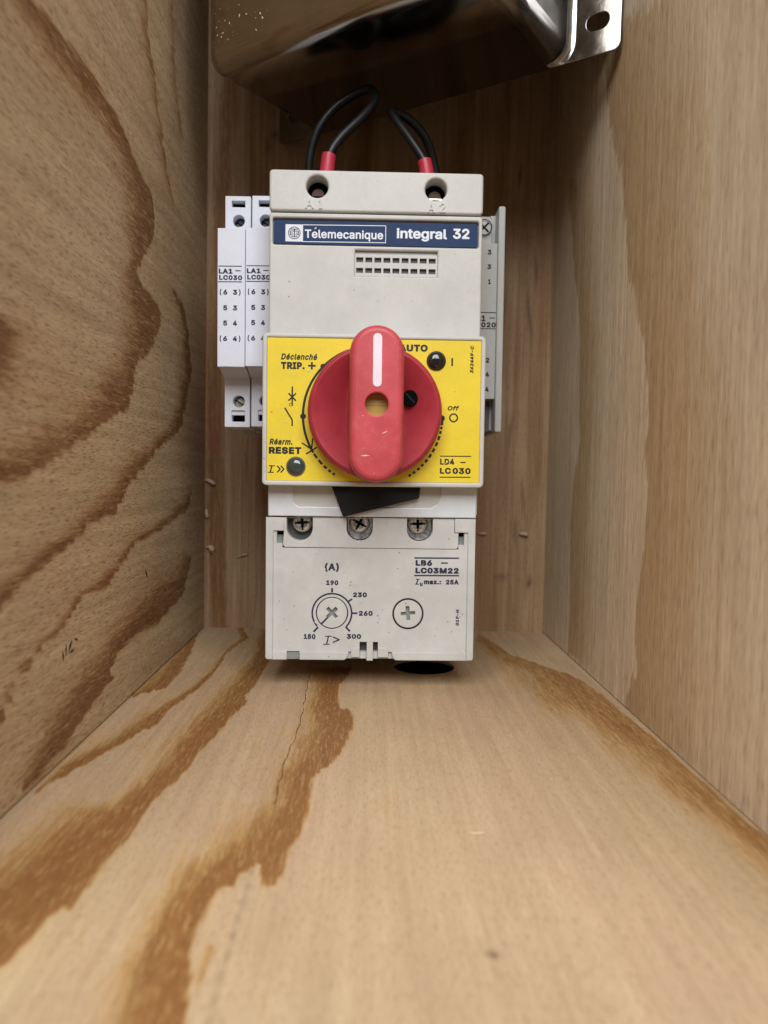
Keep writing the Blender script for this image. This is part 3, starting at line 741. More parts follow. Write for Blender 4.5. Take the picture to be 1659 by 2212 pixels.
t.arc(*AC, AR, 112, 212, 1.0, D); t.disc(-21.4, 124.3, 1.15, D, th=0.06); t.disc(-29.5, 103.7, 1.2, D, th=0.06); t.disc(28.2, 103.7, 1.25, D, th=0.06)
for a0, a1 in ((213, 217.5), (219.5, 224), (226, 229), (231, 233.5), (235.5, 237.5)): t.arc(*AC, AR, a0, a1, 0.95, D, n=6)
t.arc(*AC, AR, 353.5, 360, 1.1, D, n=6)
for a0, a1 in ((350.2, 352.4), (346.3, 348.8), (341, 344.6), (335.6, 339), (330, 333.4), (324.6, 328), (319.6, 322.6), (315, 317.6), (310.6, 313), (306, 308.4), (301.8, 304)): t.arc(*AC, AR, a0, a1, 1.0, D, n=4)
t.strip(-29.9, 92.7, -25.6, 90.0, 0.6, D, th=0.056); t.strip(-25.4, 94.6, -26.0, 89.6, 0.6, D, th=0.057); t.strip(-28.2, 88.1, -23.6, 91.0, 0.6, D, th=0.058)
t.build('lettering', M['ink'], yf, smooth=0)
for (u, v, mt, nm_) in ((-32.3, 83.0, 'lens', 'clear'), (25.4, 127.4, 'lens_dark', 'dark')):
    g = MB(); g.lathe(u, v, [(4.0, D - 0.02), (4.0, D - 0.5), (3.5, D - 0.6), (3.4, D - 0.1)], 40); g = g.build('indicator_bezel', M['grey'], yf) if False else g.build('indicator_ring', M['ink'] if mt == 'lens_dark' else M['greyd'], yf)
    g = MB(); g.lathe(u, v, [(3.6, D), (3.5, D - 0.7), (3.1, D - 1.2), (2.3, D - 1.7), (1.2, D - 1.95), (0.01, D - 2.0)], 40)
    o = g.build('indicator_lens', M[mt], yf, smooth=60); o['label'] = nm_ + ' round indicator lens'

# --- red rotary handle
KU, KV = 0.15, 105.4
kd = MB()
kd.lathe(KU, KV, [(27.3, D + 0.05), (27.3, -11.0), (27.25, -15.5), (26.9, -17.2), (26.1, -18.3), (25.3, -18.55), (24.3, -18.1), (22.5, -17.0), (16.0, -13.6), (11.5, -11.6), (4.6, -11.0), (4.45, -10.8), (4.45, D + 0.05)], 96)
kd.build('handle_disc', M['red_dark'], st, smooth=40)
kd = MB()
# handle bar: nested rounded outlines rising from the disc
def stadium(hw, top, bot, n=24, uc=0.5):
    out = []
    for k in range(n + 1):
        a = math.pi * k / n; out.append((uc + hw*math.cos(a), top - hw + hw*math.sin(a)))
    for k in range(n + 1):
        a = math.pi + math.pi * k / n; out.append((uc + hw*math.cos(a), bot + hw + hw*math.sin(a)))
    return out
rings = [(13.0, 0.0, -11.0), (11.9, 0.0, -12.2), (11.2, 0.0, -14.0), (10.9, 0.05, -17.0), (10.65, 0.1, -24.0), (10.4, 0.15, -32.0), (10.25, 0.25, -35.3), (9.7, 0.8, -37.1), (8.9, 1.6, -37.9), (7.8, 2.7, -38.1)]
TOP, BOT = 136.6, 76.7
vs = []; fs = []
nst = 50
for hw, ins, d in rings:
    ext = 0.0
    for (u, v) in stadium(hw, TOP - ins, BOT + ins): vs.append((u, d, v))
HU, HV, HRd = 0.55, 106.5, 4.35
lastring = [(v[0], v[2]) for v in vs[-nst:]]
for rr_, d in ((HRd + 0.5, -38.1), (HRd + 0.1, -37.9), (HRd, -37.4), (HRd, -11.0)):
    for k in range(nst):
        # spread round the hole by the direction of the stadium points
        a = 2*math.pi*k/nst
        vs.append((HU + rr_*math.cos(a), d, HV + rr_*math.sin(a)))
nr = len(rings)
for i in range(nr + 4 - 1):
    for k in range(nst):
        a, b_ = i*nst + k, i*nst + (k+1) % nst
        fs.append((a, b_, b_+nst, a+nst))
kd.add(vs, fs)
# underside of the parts of the bar that overhang the disc
kn = kd.build('handle_grip', M['red'], st, smooth=40)
pl_ = MB(); z_ = 0.973
pl_.plate([stadium(1.68, 132.9, 112.9, uc=0.62)], -38.35, -37.9, 0.12)
pl_.build('pointer_line', M['lilac'], kn)
pt = MB(); pt.lathe(HU, HV, [(0.01, -32.7), (4.3, -32.5), (4.34, -31.0), (4.34, -28.0)], 32); pt.box(HU - 4.3, HU + 4.3, -32.85, -32.5, HV - .1, HV + .05); pt.build('padlock_tongue', M['ochre'], kn)
sc = MB(); sc.lathe(14.4, 111.2, [(0.01, -14.9), (3.1, -14.9), (3.3, -14.7), (3.3, -11.0)], 36)
sc = sc.build('locking_screw', M['dark'], kn)
sl = MB(); sl.v = []; sl.strip(12.6, 113.2, 16.2, 109.4, 0.7, -14.9, th=0.05); sl.build('screw_slot', M['black'], sc, smooth=0)

# --- trip module at the bottom
rim = [(-45.2, -0.3), (-36.4, -0.3), (-36.4, 2.7), (-30.9, 2.7), (-30.9, -0.3), (-11.2, -0.3), (-10.3, 1.2), (-8.7, 3.4), (-8.7, 4.8), (-5.0, 5.2), (-5.0, -0.3), (3.0, -0.3), (3.0, 5.2), (7.3, 4.9), (7.3, 3.4), (8.8, 1.2), (9.8, -0.3), (43.7, -0.3), (44.3, 0.3), (44.3, 61.3), (35.4, 61.3), (35.4, 55.4), (41.1, 55.4), (41.1, 3.3), (-42.4, 3.3), (-42.4, 55.4), (-37.9, 55.4), (-37.9, 61.2), (-45.7, 61.2), (-45.7, 0.3)]
# split so that the loop stays simple: frame sides, foot and clip cheeks
tm = MB()
tm.plate([[(-45.7, 0.6), (-45.2, -0.2), (-42.4, -0.3), (-42.4, 55.4), (-37.95, 55.4), (-37.95, 61.2), (-45.7, 61.2)]], 0.0, 2.2, 0.45)
tm.plate([[(41.1, -0.3), (43.8, -0.2), (44.35, 0.6), (44.35, 61.4), (35.35, 61.4), (35.35, 55.4), (41.1, 55.4)]], 0.0, 2.2, 0.45)
tm.plate([[(-42.5, -0.3), (-36.4, -0.3), (-36.4, 3.25), (-42.5, 3.25)]], 0.0, 2.2, 0.3)
tm.plate([[(-30.9, -0.3), (-11.6, -0.3), (-10.6, 0.5), (-9.9, 2.2), (-9.9, 3.25), (-30.9, 3.25)]], 0.0, 2.2, 0.3)
tm.plate([[(9.0, 3.25), (9.0, 2.2), (9.6, 0.5), (10.6, -0.3), (41.2, -0.3), (41.2, 3.25)]], 0.0, 2.2, 0.3)
tm.plate([[(-8.7, 0.9), (-5.0, 0.9), (-5.0, 5.3), (-7.6, 4.9), (-8.7, 3.6)]], 0.3, 3.0, 0.25)
tm.plate([[(2.9, 0.9), (7.4, 0.9), (7.4, 3.6), (6.4, 4.9), (2.9, 5.3)]], 0.3, 3.0, 0.25)
# sunk front panel with dial, screw and slot openings
tm.plate([[(-42.45, 3.2), (-5.0, 3.2), (-5.0, 7.5), (2.9, 7.5), (2.9, 3.2), (41.15, 3.2), (41.15, 48.1), (39.6, 48.1), (39.6, 50.0), (37.15, 50.0), (37.15, 48.1), (-38.65, 48.1), (-38.65, 50.0), (-41.1, 50.0), (-41.1, 48.1), (-42.45, 48.1)],
          circ(-17.1, 20.0, 7.0), circ(15.75, 20.0, 6.75)], 0.95, 8.0, 0.12)
tm.plate([[(-42.45, 48.05), (-41.1, 48.05), (-41.1, 55.5), (-42.45, 55.5)]], 0.95, 8.0, 0.05)
tm.plate([[(39.6, 48.05), (41.15, 48.05), (41.15, 55.5), (39.6, 55.5)]], 0.95, 8.0, 0.05)
# raised strip along the top with three U-shaped screw wells
def well(uc, hw=5.6, vb=51.2, top=62.5, n=16):
    out = []
    out.append((uc + hw, top))
    for k in range(n + 1):
        a = -math.pi * k / n
        out.append((uc + hw*math.cos(a), vb + hw + hw*math.sin(a)))
    out.append((uc - hw, top))
    return out          # from right to left
WU = (-31.3, -5.6, 20.35)
tab = [(-38.0, 61.4), (-38.0, 55.4), (-38.5, 49.4), (-37.6, 48.35), (36.2, 48.25), (37.05, 49.2), (37.05, 55.4), (35.2, 55.4), (35.2, 61.4)]
loop = list(tab)
for uc in WU[::-1]:
    w = [(x, min(y, 61.4)) for x, y in well(uc)]
    loop += w
tm.plate([loop], 0.6, 8.0, 0.25)
tm.plate([rrect(-45.4, -0.1, 44.0, 61.1, 0.8)], 8.05, 40, 0.3)
tm.plate([rrect(-45.5, 0.0, 44.15, 61.1, 0.8), rrect(-42.9, 3.0, 41.5, 60.8)], 2.2, 8.05, 0.0)
tm = tm.build('trip_module', M['grey_b'], st)
for u0 in (-41.2, 37.1):
    bk = MB(); bk.box(u0, u0 + 2.6, 4.2, 4.6, 53.6, 55.6); bk.build('slot_floor', M['dark'], tm, smooth=0)
    bk = MB(); bk.box(u0, u0 + 2.6, 3.4, 3.8, 49.8, 53.5); bk.build('slot_insert', M['cross'], tm, smooth=0)
bk = MB(); bk.box(-36.4, -30.9, 1.2, 1.9, -0.2, 2.8); bk.build('slot_insert', M['cross'], tm, smooth=0)
bk = MB(); bk.plate([rrect(-1.95, -0.5, 0.75, 7.4, 0.2)], 0.15, 6, 0.2); bk.build('latch_tongue', M['grey_b'], tm)
bk = MB(); bk.box(-4.9, 2.8, 5.2, 5.6, 0.2, 7.4); bk.build('latch_recess', M['greyd'], tm, smooth=0)
for uc in WU:
    wl = MB(); lp = [(x, min(y, 61.35)) for x, y in well(uc, 5.55, 51.25)]
    wl.plate([lp], 7.4, 8.02, 0.0); wl.build('well_floor', M['greyd'], tm, smooth=0)
    if uc > -20:
        ws = MB(); ws.plate([[(x*0.97 + uc*0.03, y + .3) for x, y in lp]], 6.2, 7.3, 0.1); ws.build('clamp_washer', M['steel'], tm)
    s = MB(); c_v = 58.9; us = uc + (0.9 if uc < -20 else -0.1 if uc < 0 else -0.8)
    s.lathe(us, c_v, [(4.25, 7.3), (4.25, 4.3), (4.0, 3.7), (3.4, 3.25), (2.2, 3.0)], 40)
    # the head's face with its cross recess
    ang = {0: 4, 1: 62, 2: 2}[WU.index(uc)]
    s.plate([circ(us, c_v, 2.6, 36), cross_loop(us, c_v, 2.25, 0.62, ang)], 2.95, 3.6, 0.0)
    hd = s.build('terminal_screw', M['steel'], tm)
    s = MB(); s.fan(us, c_v, 2.55, 3.75, 24); s.build('screw_recess', M['dark'], hd)
    s = MB()
    for q in (0, 90, 180, 270):
        a = math.radians(q + ang); s.strip(us + 2.1*math.cos(a), c_v + 2.1*math.sin(a), us + 3.3*math.cos(a), c_v + 3.3*math.sin(a), 0.75, 3.02, th=0.12)
    s.build('screw_slot', M['dark'], hd, smooth=0)
    s = MB(); s.lathe(us, c_v, [(4.3, 7.2), (4.3, 4.6), (4.45, 4.6), (4.45, 7.2), (4.3, 7.2)], 32); s.build('screw_skirt', M['black'], hd)
# adjusting dial and blanking screw
for (u, v, ro, rec, ang, nm_, lab) in ((-17.1, 20.0, 6.55, 2.9, 45, 'adjusting_dial', None), (15.75, 20.0, 6.15, 3.1, 5, 'test_screw', None)):
    g = MB()
    g.plate([circ(u, v, ro, 48), cross_loop(u, v + .1, rec, 0.75, ang)], 0.75, 3.5, 0.3)
    dl = g.build(nm_, M['grey_b'], tm)
    g = MB(); g.fan(u, v, ro - 0.6, 2.4, 36); g.build('cross_recess', M['cross'], dl)
    g = MB(); g.fan(u, v, 7.0, 3.9, 40); g.build('dial_gap', M['dark'], dl)
    if nm_ == 'adjusting_dial':
        g = MB(); g.strip(-21.7, 15.2, -18.9, 18.1, 0.75, 0.75, th=0.04); g.build('pointer_line', M['navy'], dl, smooth=0)
    else:
        g = MB(); g.arc(u, v, 6.4, 0, 360, 0.7, 0.8, th=0.0); g.build('black_ring', M['ink'], dl, smooth=0)
D = 0.95
p = MB()
p.text("(A)", -20.4, 37.9, -14.3, 41.7, D, bold=0.015)
p.text("190", -19.7, 32.1, -14.5, 34.25, D, bold=0.028); p.text("230", -8.1, 26.95, -2.1, 29.1, D, bold=0.028)
p.text("260", -5.5, 18.9, 0.5, 21.1, D, bold=0.028); p.text("150", -29.2, 8.6, -24.1, 10.8, D, bold=0.028); p.text("300", -10.6, 8.8, -4.4, 10.95, D, bold=0.028)
p.arc(-17.1, 19.95, 8.5, -42, 222, 0.72, D)
p.strip(-17.15, 29.0, -17.15, 30.85, 0.85, D); p.strip(-10.1, 25.1, -8.4, 26.2, 0.75, D); p.strip(-8.3, 20.0, -6.1, 20.05, 0.75, D)
p.strip(-23.0, 13.85, -25.0, 11.7, 0.8, D, th=.055); p.strip(-11.2, 14.2, -9.3, 12.1, 0.8, D, th=.055)
p.strip(-19.3, 6.3, -18.5, 9.9, 0.55, D); p.strip(-20.7, 6.35, -17.9, 6.4, 0.42, D, th=.055); p.strip(-20.0, 9.85, -17.1, 9.9, 0.42, D, th=.055)
p.strip(-16.6, 9.6, -13.7, 8.35, 0.55, D); p.strip(-13.7, 8.45, -16.6, 7.2, 0.55, D, th=.055)
p.strip(18.2, 44.25, 37.5, 44.35, 0.62, D); p.strip(18.2, 36.65, 37.6, 36.75, 0.62, D)
p.text("LB6", 18.7, 40.85, 25.9, 43.4, D, bold=0.035); p.strip(29.7, 42.15, 32.7, 42.2, 0.6, D)
p.text("LC03M22", 18.7, 37.55, 37.5, 40.1, D, bold=0.035)
p.strip(19.2, 32.85, 19.9, 35.1, 0.55, D); p.strip(18.7, 32.9, 20.3, 32.9, 0.35, D, th=.055); p.strip(19.0, 35.05, 20.6, 35.05, 0.35, D, th=.056)
p.text("u", 20.7, 32.1, 21.9, 33.6, D, bold=0.03); p.text("max.:", 22.5, 32.85, 29.9, 34.6, D, bold=0.03); p.text("25A", 32.0, 32.85, 37.5, 34.95, D, bold=0.03)
p.text("019-H", 36.5, 15.0, 37.95, 22.1, D, bold=0.03, shear=0.22, rot=90)
p.build('lettering', M['navy'], tm, smooth=0)

# ------------------------------------------------------------------ auxiliary contact blocks clipped to its sides
def aux_base(u, v0): return (u, 20.0, v0)
def make_aux_left(u0, label):
    base = (u0 + 6.1, 20.0, 100.9)
    t_ = thing('auxiliary_contact_block', label, 'contact block', dev_at(*base), DEV_ROT, 'white contact blocks on the left of the starter')
    a = u0 + 0.06; b_ = u0 + 12.14
    g = MB(); g.plate([rrect(a, 126.8, b_, 187.3, 0.3)], 16.0, 22.0, 0.25)
    # sloped underside leading back to the foot
    g.add([(a+.1, 22, 126.9), (b_-.1, 22, 126.9), (b_-.1, 32.5, 123.6), (a+.1, 32.5, 123.6), (a+.1, 22, 187.2), (b_-.1, 22, 187.2), (b_-.1, 32.5, 187.2), (a+.1, 32.5, 187.2)],
          [(0,1,2,3),(4,5,6,7),(0,3,7,4),(1,2,6,5)])
    g.build('front_block', M['white'], t_, base)
    n0, n1 = u0 + 0.5, u0 + 12.15
    g = MB(); g.plate([rrect(n0, 101.2, n1, 206.8, 0.4), rrect(u0 + 3.4, 201.8, u0 + 9.6, 204.7), circ(u0 + 6.7, 195.6, 2.75, 32), circ(u0 + 7.0, 113.1, 2.75, 32), rrect(u0 + 3.7, 103.7, u0 + 9.9, 108.9, .4)], 32.0, 40.0, 0.2)
    g.plate([rrect(n0 + .1, 101.4, n1 - .1, 206.6, 0.4)], 40.05, 95, 0.2)
    g.build('terminal_body', M['white'], t_, base)
    g = MB(); g.box(u0 + 3.3, u0 + 9.7, 36.5, 37, 201.7, 204.8); g.build('wire_slot', M['dark'], t_, base, smooth=0)
    g = MB(); g.box(u0 + 3.6, u0 + 10, 37.5, 38, 103.6, 107.0); g.build('wire_slot', M['dark'], t_, base, smooth=0)
    for uu, vv in ((6.7, 195.6), (7.0, 113.1)):
        g = MB(); g.fan(u0 + uu, vv, 2.74, 38.5); g.build('well_floor', M['dark'], t_, base)
    g = MB(); g.box(u0 + 3.75, u0 + 9.85, 33.0, 37.0, 106.9, 108.85); g.build('wire_guide', M['white'], t_, base, smooth=0)
    for vv in (113.0, 195.3):
        g = MB(); g.lathe(u0 + 7.0, vv - .2, [(2.4, 38.2), (2.4, 37.0), (2.1, 36.6), (0.01, 36.5)], 28); s = g.build('terminal_screw', M['steel'] if vv < 150 else M['greyd'], t_, base)
        g = MB(); g.strip(u0 + 5.0, vv + .9, u0 + 9.0, vv - 1.3, 0.6, 36.5, th=0.06); g.build('screw_slot', M['dark'], s, base, smooth=0)
    g = MB(); g.plate([rrect(u0 + 5.2, 98.9, u0 + 11.2, 101.6, 0.6)], 58, 60, 0.3); g.build('mounting_tab', M['grey_r'], t_, base)
    D_ = 16.0; o = u0 + 69.6
    g = MB()
    g.strip(-69.2 + o, 170.75, -58.8 + o, 170.85, 0.4, D_); g.strip(-69.2 + o, 163.95, -58.7 + o, 164.05, 0.4, D_)
    g.text("LA1", -69.0 + o, 167.5, -62.9 + o, 169.7, D_, bold=0.025); g.strip(-61.7 + o, 168.85, -59.4 + o, 168.9, 0.45, D_)
    g.text("LC030", -68.8 + o, 164.75, -58.7 + o, 166.9, D_, bold=0.025)
    for vv, s0, s1, br in ((158.35, "6", "3", 1), (151.5, "5", "3", 0), (144.85, "5", "4", 0), (138.05, "6", "4", 1)):
        g.text(s0, -66.95 + o, vv, -65.2 + o, vv + 2.25, D_, bold=0.02); g.text(s1, -62.7 + o, vv, -60.85 + o, vv + 2.25, D_, bold=0.02)
        if br:
            g.text("(", -68.5 + o, vv - .35, -67.75 + o, vv + 2.5, D_, bold=0.01); g.text(")", -60.1 + o, vv - .35, -59.35 + o, vv + 2.5, D_, bold=0.01)
    g.build('lettering', M['navy'], t_, base, smooth=0)
    return t_
ax1 = make_aux_left(-69.65, 'outermost white auxiliary contact block at the left, all its printed figures in view')
ax2 = ax1.copy(); COL.objects.link(ax2)
ax2['label'] = 'inner white auxiliary contact block, half hidden between the outer white block and the starter'
ax2.location = dev_at(-69.65 + 6.1 + 12.32, 20.0, 100.9 + 0.4)
for ch in list(ax1.children):
    c_ = ch.copy(); COL.objects.link(c_); c_.parent = ax2
    for g_ in ch.children:
        d_ = g_.copy(); COL.objects.link(d_); d_.parent = c_

base = (52, 34.0, 100.6)
ar = thing('auxiliary_contact_block', 'grey auxiliary contact block with a raised rim, on the right side of the starter', 'contact block', dev_at(*base), DEV_ROT)
g = MB()
g.plate([[(45.0, 116.3), (57.0, 116.3), (57.0, 188.5), (45.0, 188.5)]], 34.0, 60, 0.15)
g.plate([rrect(45.0, 102.0, 57.2, 203.5, 0.3)], 42.5, 95, 0.2)
g.build('face_plate', M['grey_r'], ar, base)
g = MB(); g.plate([rrect(57.0, 100.6, 60.2, 205.0, 0.9)], 32.0, 95, 0.6); g.build('side_rim', M['grey_r'], ar, base)
g = MB(); g.plate([[(45.0, 188.6), (54.6, 188.6), (54.6, 201.0), (45.0, 201.0)]], 37.5, 44, 0.15); g.plate([[(54.6, 188.6), (56.95, 188.6), (56.95, 203.2), (54.6, 203.2)]], 40.5, 44, 0.1); g.build('terminal_seat', M['grey_r'], ar, base)
g = MB(); g.lathe(50.9, 196.4, [(3.6, 37.4), (3.6, 36.9), (3.2, 36.5), (0.01, 36.4)], 32); s = g.build('terminal_screw', M['grey_r'], ar, base)
g = MB(); g.strip(48.9, 198.6, 53.0, 194.4, 0.8, 36.4, th=.05); g.strip(48.9, 194.4, 53.0, 198.6, 0.8, 36.4, th=.06); g.arc(50.9, 196.4, 3.55, 0, 360, .4, 36.4, th=.55); g.build('screw_slot', M['dark'], s, base, smooth=0)
g = MB(); g.box(45.2, 55.8, 41.5, 42.3, 102.0, 116.2); g.build('terminal_well', M['greyd'], ar, base, smooth=0)
g = MB(); D_ = 34.0
for s0, s1, v0 in (("1", "3", 183.2), ("2", "3", 176.5), ("3", "1", 169.6), ("3", "2", 133.2), ("2", "4", 126.6), ("1", "4", 119.6)):
    g.text(s0, 47.0, v0, 48.9, v0 + 2.3, D_, bold=0.02)
    g.text(s1, 52.4 if s1 != "1" else 52.9, v0, 54.2, v0 + 2.3, D_, bold=0.02)
g.strip(45.4, 156.45, 57.0, 156.5, 0.4, D_); g.strip(45.4, 148.95, 57.0, 149.0, 0.4, D_)
g.text("LA1", 45.6, 152.4, 52.0, 155.2, D_, bold=0.02); g.strip(53.9, 154.0, 56.4, 154.0, 0.45, D_)
g.text("LC020", 45.4, 149.6, 56.9, 152.0, D_, bold=0.02)
g.build('lettering', M['ink'], ar, base, smooth=0)

# ------------------------------------------------------------------ two looped control wires plugged in at the top
def wire(label, pts, fpts, base):
    t_ = thing('control_wire', label, 'wire', dev_at(*base), DEV_ROT, 'black control wires at the top of the starter')
    g = MB(); g.tube(pts, 2.0, 14, 8); g.build('insulation', M['cable'], t_, base, smooth=60)
    g = MB(); g.tube(fpts, [3.35, 3.3, 3.2, 3.1, 3.05], 20, 4)
    f_ = g.build('ferrule_sleeve', M['ferrule'], t_, base, smooth=50)
    return t_
wire('black wire loop with a red ferrule on the left, entering terminal A1',
     [(-21.9, 15, 207.5), (-21.6, 15, 214), (-20.3, 15.5, 220.8), (-15.3, 17, 228.6), (-6.4, 21, 239.0), (-1.2, 25, 247.5), (-1.2, 30, 253.6), (-4.2, 35, 257.6), (-10.5, 38, 256.6), (-20.0, 39, 250.5), (-27.5, 40, 241.0), (-31.3, 42, 229.5), (-32.0, 44, 218.0), (-31.8, 46, 200)],
     [(-22.2, 15, 207.2), (-22.0, 15, 210.5), (-21.4, 15.2, 216.4), (-21.0, 15.3, 219.6)], (-24, 20, 207.2))
wire('black wire with a red ferrule on the right, bent over sharply, entering terminal A2',
     [(22.3, 15, 207.0), (21.9, 15, 212.5), (20.6, 15.4, 218.2), (14.3, 18, 228.6), (8.3, 22, 238.2), (6.2, 26, 243.6), (9.0, 30, 245.2), (16.6, 34, 242.6), (23.0, 37, 236.5), (26.6, 40, 228.4), (28.6, 42, 219.0), (29.0, 46, 200)],
     [(22.6, 15, 206.8), (22.3, 15, 210), (21.6, 15.2, 214.8), (20.9, 15.4, 218.0)], (24, 20, 207.0))

# ------------------------------------------------------------------ pressed metal cover lodged across the top of the compartment
MW, MBD, MH = 148.5, 81.8, 138.0
mc_loc = Vector((62.49, -17.96, 281.3)) * MM
mc = thing('metal_cover', 'shiny pressed metal cover with slotted side flanges lodged across the top of the box', 'metal cover', mc_loc, (0.012, 0.012, math.radians(-35.7)))
bm = bmesh.new()
bmesh.ops.create_cube(bm, size=1)
for v in bm.verts:
    v.co.x = (v.co.x + 0.5) * MW; v.co.y = (v.co.y - 0.5) * MBD; v.co.z = (v.co.z + 0.5) * MH
bm.edges.ensure_lookup_table()
ed = [e for e in bm.edges if not all(abs(v.co.y) < 1e-4 for v in e.verts)]
bmesh.ops.bevel(bm, geom=ed, offset=9.0, segments=6, profile=0.5, affect='EDGES', clamp_overlap=True)
bk_ = [f for f in bm.faces if all(abs(v.co.y) < 1e-3 for v in f.verts)]
bmesh.ops.delete(bm, geom=bk_, context='FACES')
bmesh.ops.scale(bm, vec=(MM, MM, MM), verts=bm.verts)
bmesh.ops.recalc_face_normals(bm, faces=bm.faces)
me = bpy.data.meshes.new('shell'); bm.to_mesh(me); bm.free()
me.materials.append(M['tin'])
for p_ in me.polygons: p_.use_smooth = True
me.set_sharp_from_angle(angle=math.radians(50))
so = bpy.data.objects.new('shell', me); COL.objects.link(so); so.parent = mc
mdf = so.modifiers.new('sheet', 'SOLIDIFY'); mdf.thickness = 0.0009; mdf.offset = -1

def flange(u0, u1, hole_u, rc):
    g = MB()
    lp = rrect(u0, 0.0, u1, MH - 4, 3.0)
    hl = []
    for k in range(13):
        a = math.pi * k / 12 - math.pi/2; hl.append((hole_u + 1.6 + 3.6*math.cos(a), 14.0 + 3.6*math.sin(a)))
    for k in range(13):
        a = math.pi * k / 12 + math.pi/2; hl.append((hole_u - 1.6 + 3.6*math.cos(a), 14.0 + 3.6*math.sin(a)))
    g.plate([lp, hl], -1.2, 0.0, 0.25)
    return g
flange(MW - 9, MW + 23.4, MW + 13.0, 1).build('flange', M['tin_bright'], mc)
flange(-25.0, 9, -13.0, 0).build('flange', M['tin'], mc)
# rolled fillet where each flange leaves the shell, following its rounded lower corner
for sx, x0 in ((1, MW), (-1, 0.0)):
    g = MB(); R_ = 3.2; BR = 9.0; path = [((x0, MH - 8), (sx, 0)), ((x0, BR), (sx, 0))]
    for k in range(1, 9):
        a = math.pi/2 * k / 8
        path.append(((x0 - sx*BR + sx*BR*math.cos(a), BR - BR*math.sin(a)), (sx*math.cos(a), -math.sin(a))))
    vs = []; fs = []
    for (px_, pz_), (nx_, nz_) in path:
        for k in range(7):
            a = math.pi/2 * k / 6; o_ = R_ - R_*math.cos(a) + 0.04
            vs.append((px_ + nx_*o_, -1.2 - R_ + R_*math.sin(a), max(pz_ + nz_*o_, -0.3)))
    for i in range(len(path) - 1):
        for k in range(6): fs.append((i*7+k, i*7+k+1, i*7+k+8, i*7+k+7))
    g.add(vs, fs)
    g.build('rolled_edge', M['tin_bright' if sx > 0 else 'tin'], mc, smooth=60)

# ------------------------------------------------------------------ torn splinters in the corner of the back panel
def splinter(label, x, y, z, pts, r):
    t_ = MB(); n = len(pts)
    t_.tube(pts, r, 8, 4)
    o = t_.build('wood_splinter', M['splint'], None, smooth=60)
    for v in o.data.vertices:
        v.co += Vector((random.uniform(-.2, .2), random.uniform(-.2, .2), random.uniform(-.25, .25))) * MM
    o.location = (x*MM, y*MM, z*MM)
    tag(o, label, 'splinter', 'pale splinters on the back panel')
splinter('pale slanting splinter in the left rear corner, topmost of those below the white blocks', 2.6, -0.9, 87.0, [(-3.2, 0, 1.0), (-1, -.4, .9), (1.2, -.6, 0), (3.0, 0, -1.2)], [0.3, 0.9, 1.2, 1.2, 0.8])
splinter('pale upright splinter poking out of the left rear corner, second from the top', 1.0, -0.9, 68.3, [(0, 0, 2.4), (-.2, -.4, .6), (.3, -.4, -1), (.4, 0, -2.6)], [0.5, 0.9, 1.0, 1.1, 0.5])
splinter('lumpy pale splinter low in the left rear corner with a tail hanging down', 3.6, -0.8, 47.6, [(-2.6, 0, .6), (-.6, -.6, .8), (.6, -.8, 0), (.9, -.2, -1.8), (1.6, 0, -3.6)], [0.5, 1.3, 1.7, 1.1, 0.3])
splinter('thin pale splinter on the back panel between the left corner and the starter', 22.5, -0.5, 43.4, [(-3.8, 0, -1.2), (-1, -.3, .2), (1, -.3, .8), (3.4, 0, 1.2)], [0.3, 0.6, 0.7, 0.7, 0.3])
splinter('pale stub of splinter on the back panel near the right rear corner', 189.8, -0.8, 59.3, [(-2.6, 0, .3), (-.6, -.6, .3), (1, -.7, 0), (2.4, 0, -.6)], [0.6, 1.1, 1.3, 1.2, 0.6])
splinter('pale short splinter on the back panel just right of the starter', 164.8, -0.6, 59.2, [(-2.4, 0, -.1), (-.6, -.4, .1), (1, -.5, .1), (2.6, 0, 0)], [0.3, 0.7, 0.8, 0.8, 0.4])
t_ = MB(); t_.tube([(-2.2, 0, 0), (-.6, -.1, 0), (1, -.1, .1), (2.2, 0, .1)], [.15, .3, .35, .3, .15], 6, 3)
o = t_.build('wood_splinter', M['splint'], None); o.location = (126.2*MM, -261.8*MM, 0.35*MM)
tag(o, 'tiny pale splinter lying on the bare floor in front of the starter', 'splinter')

# staple bites and a dark sliver in the left wall (parts of that wall)
def bite(y, z, dy, dz, w):
    g = MB(); n = Vector((-dz, dy)).normalized() * w / 2
    P = [(0.12, y - dy/2, z - dz/2), (0.16, y + n.x, z + n.y), (0.12, y + dy/2, z + dz/2), (0.16, y - n.x, z - n.y), (-0.6, y, z)]
    g.add(P, [(0, 1, 2, 3), (0, 1, 4), (1, 2, 4), (2, 3, 4), (3, 0, 4)])
    g.build('staple_bite', M['dark'], wall_left, smooth=0)
bite(-121.9, 48.2, 4.2, -4.6, 1.1)
bite(-208.2, 36.0, 3.0, 3.8, 1.3); bite(-214.0, 34.0, -0.8, 3.6, 0.9); bite(-203.0, 37.0, 3.4, -1.0, 0.8); bite(-206.5, 34.0, 4.4, 0.4, 0.7); bite(-211.6, 35.4, 0.4, 4, 0.6)

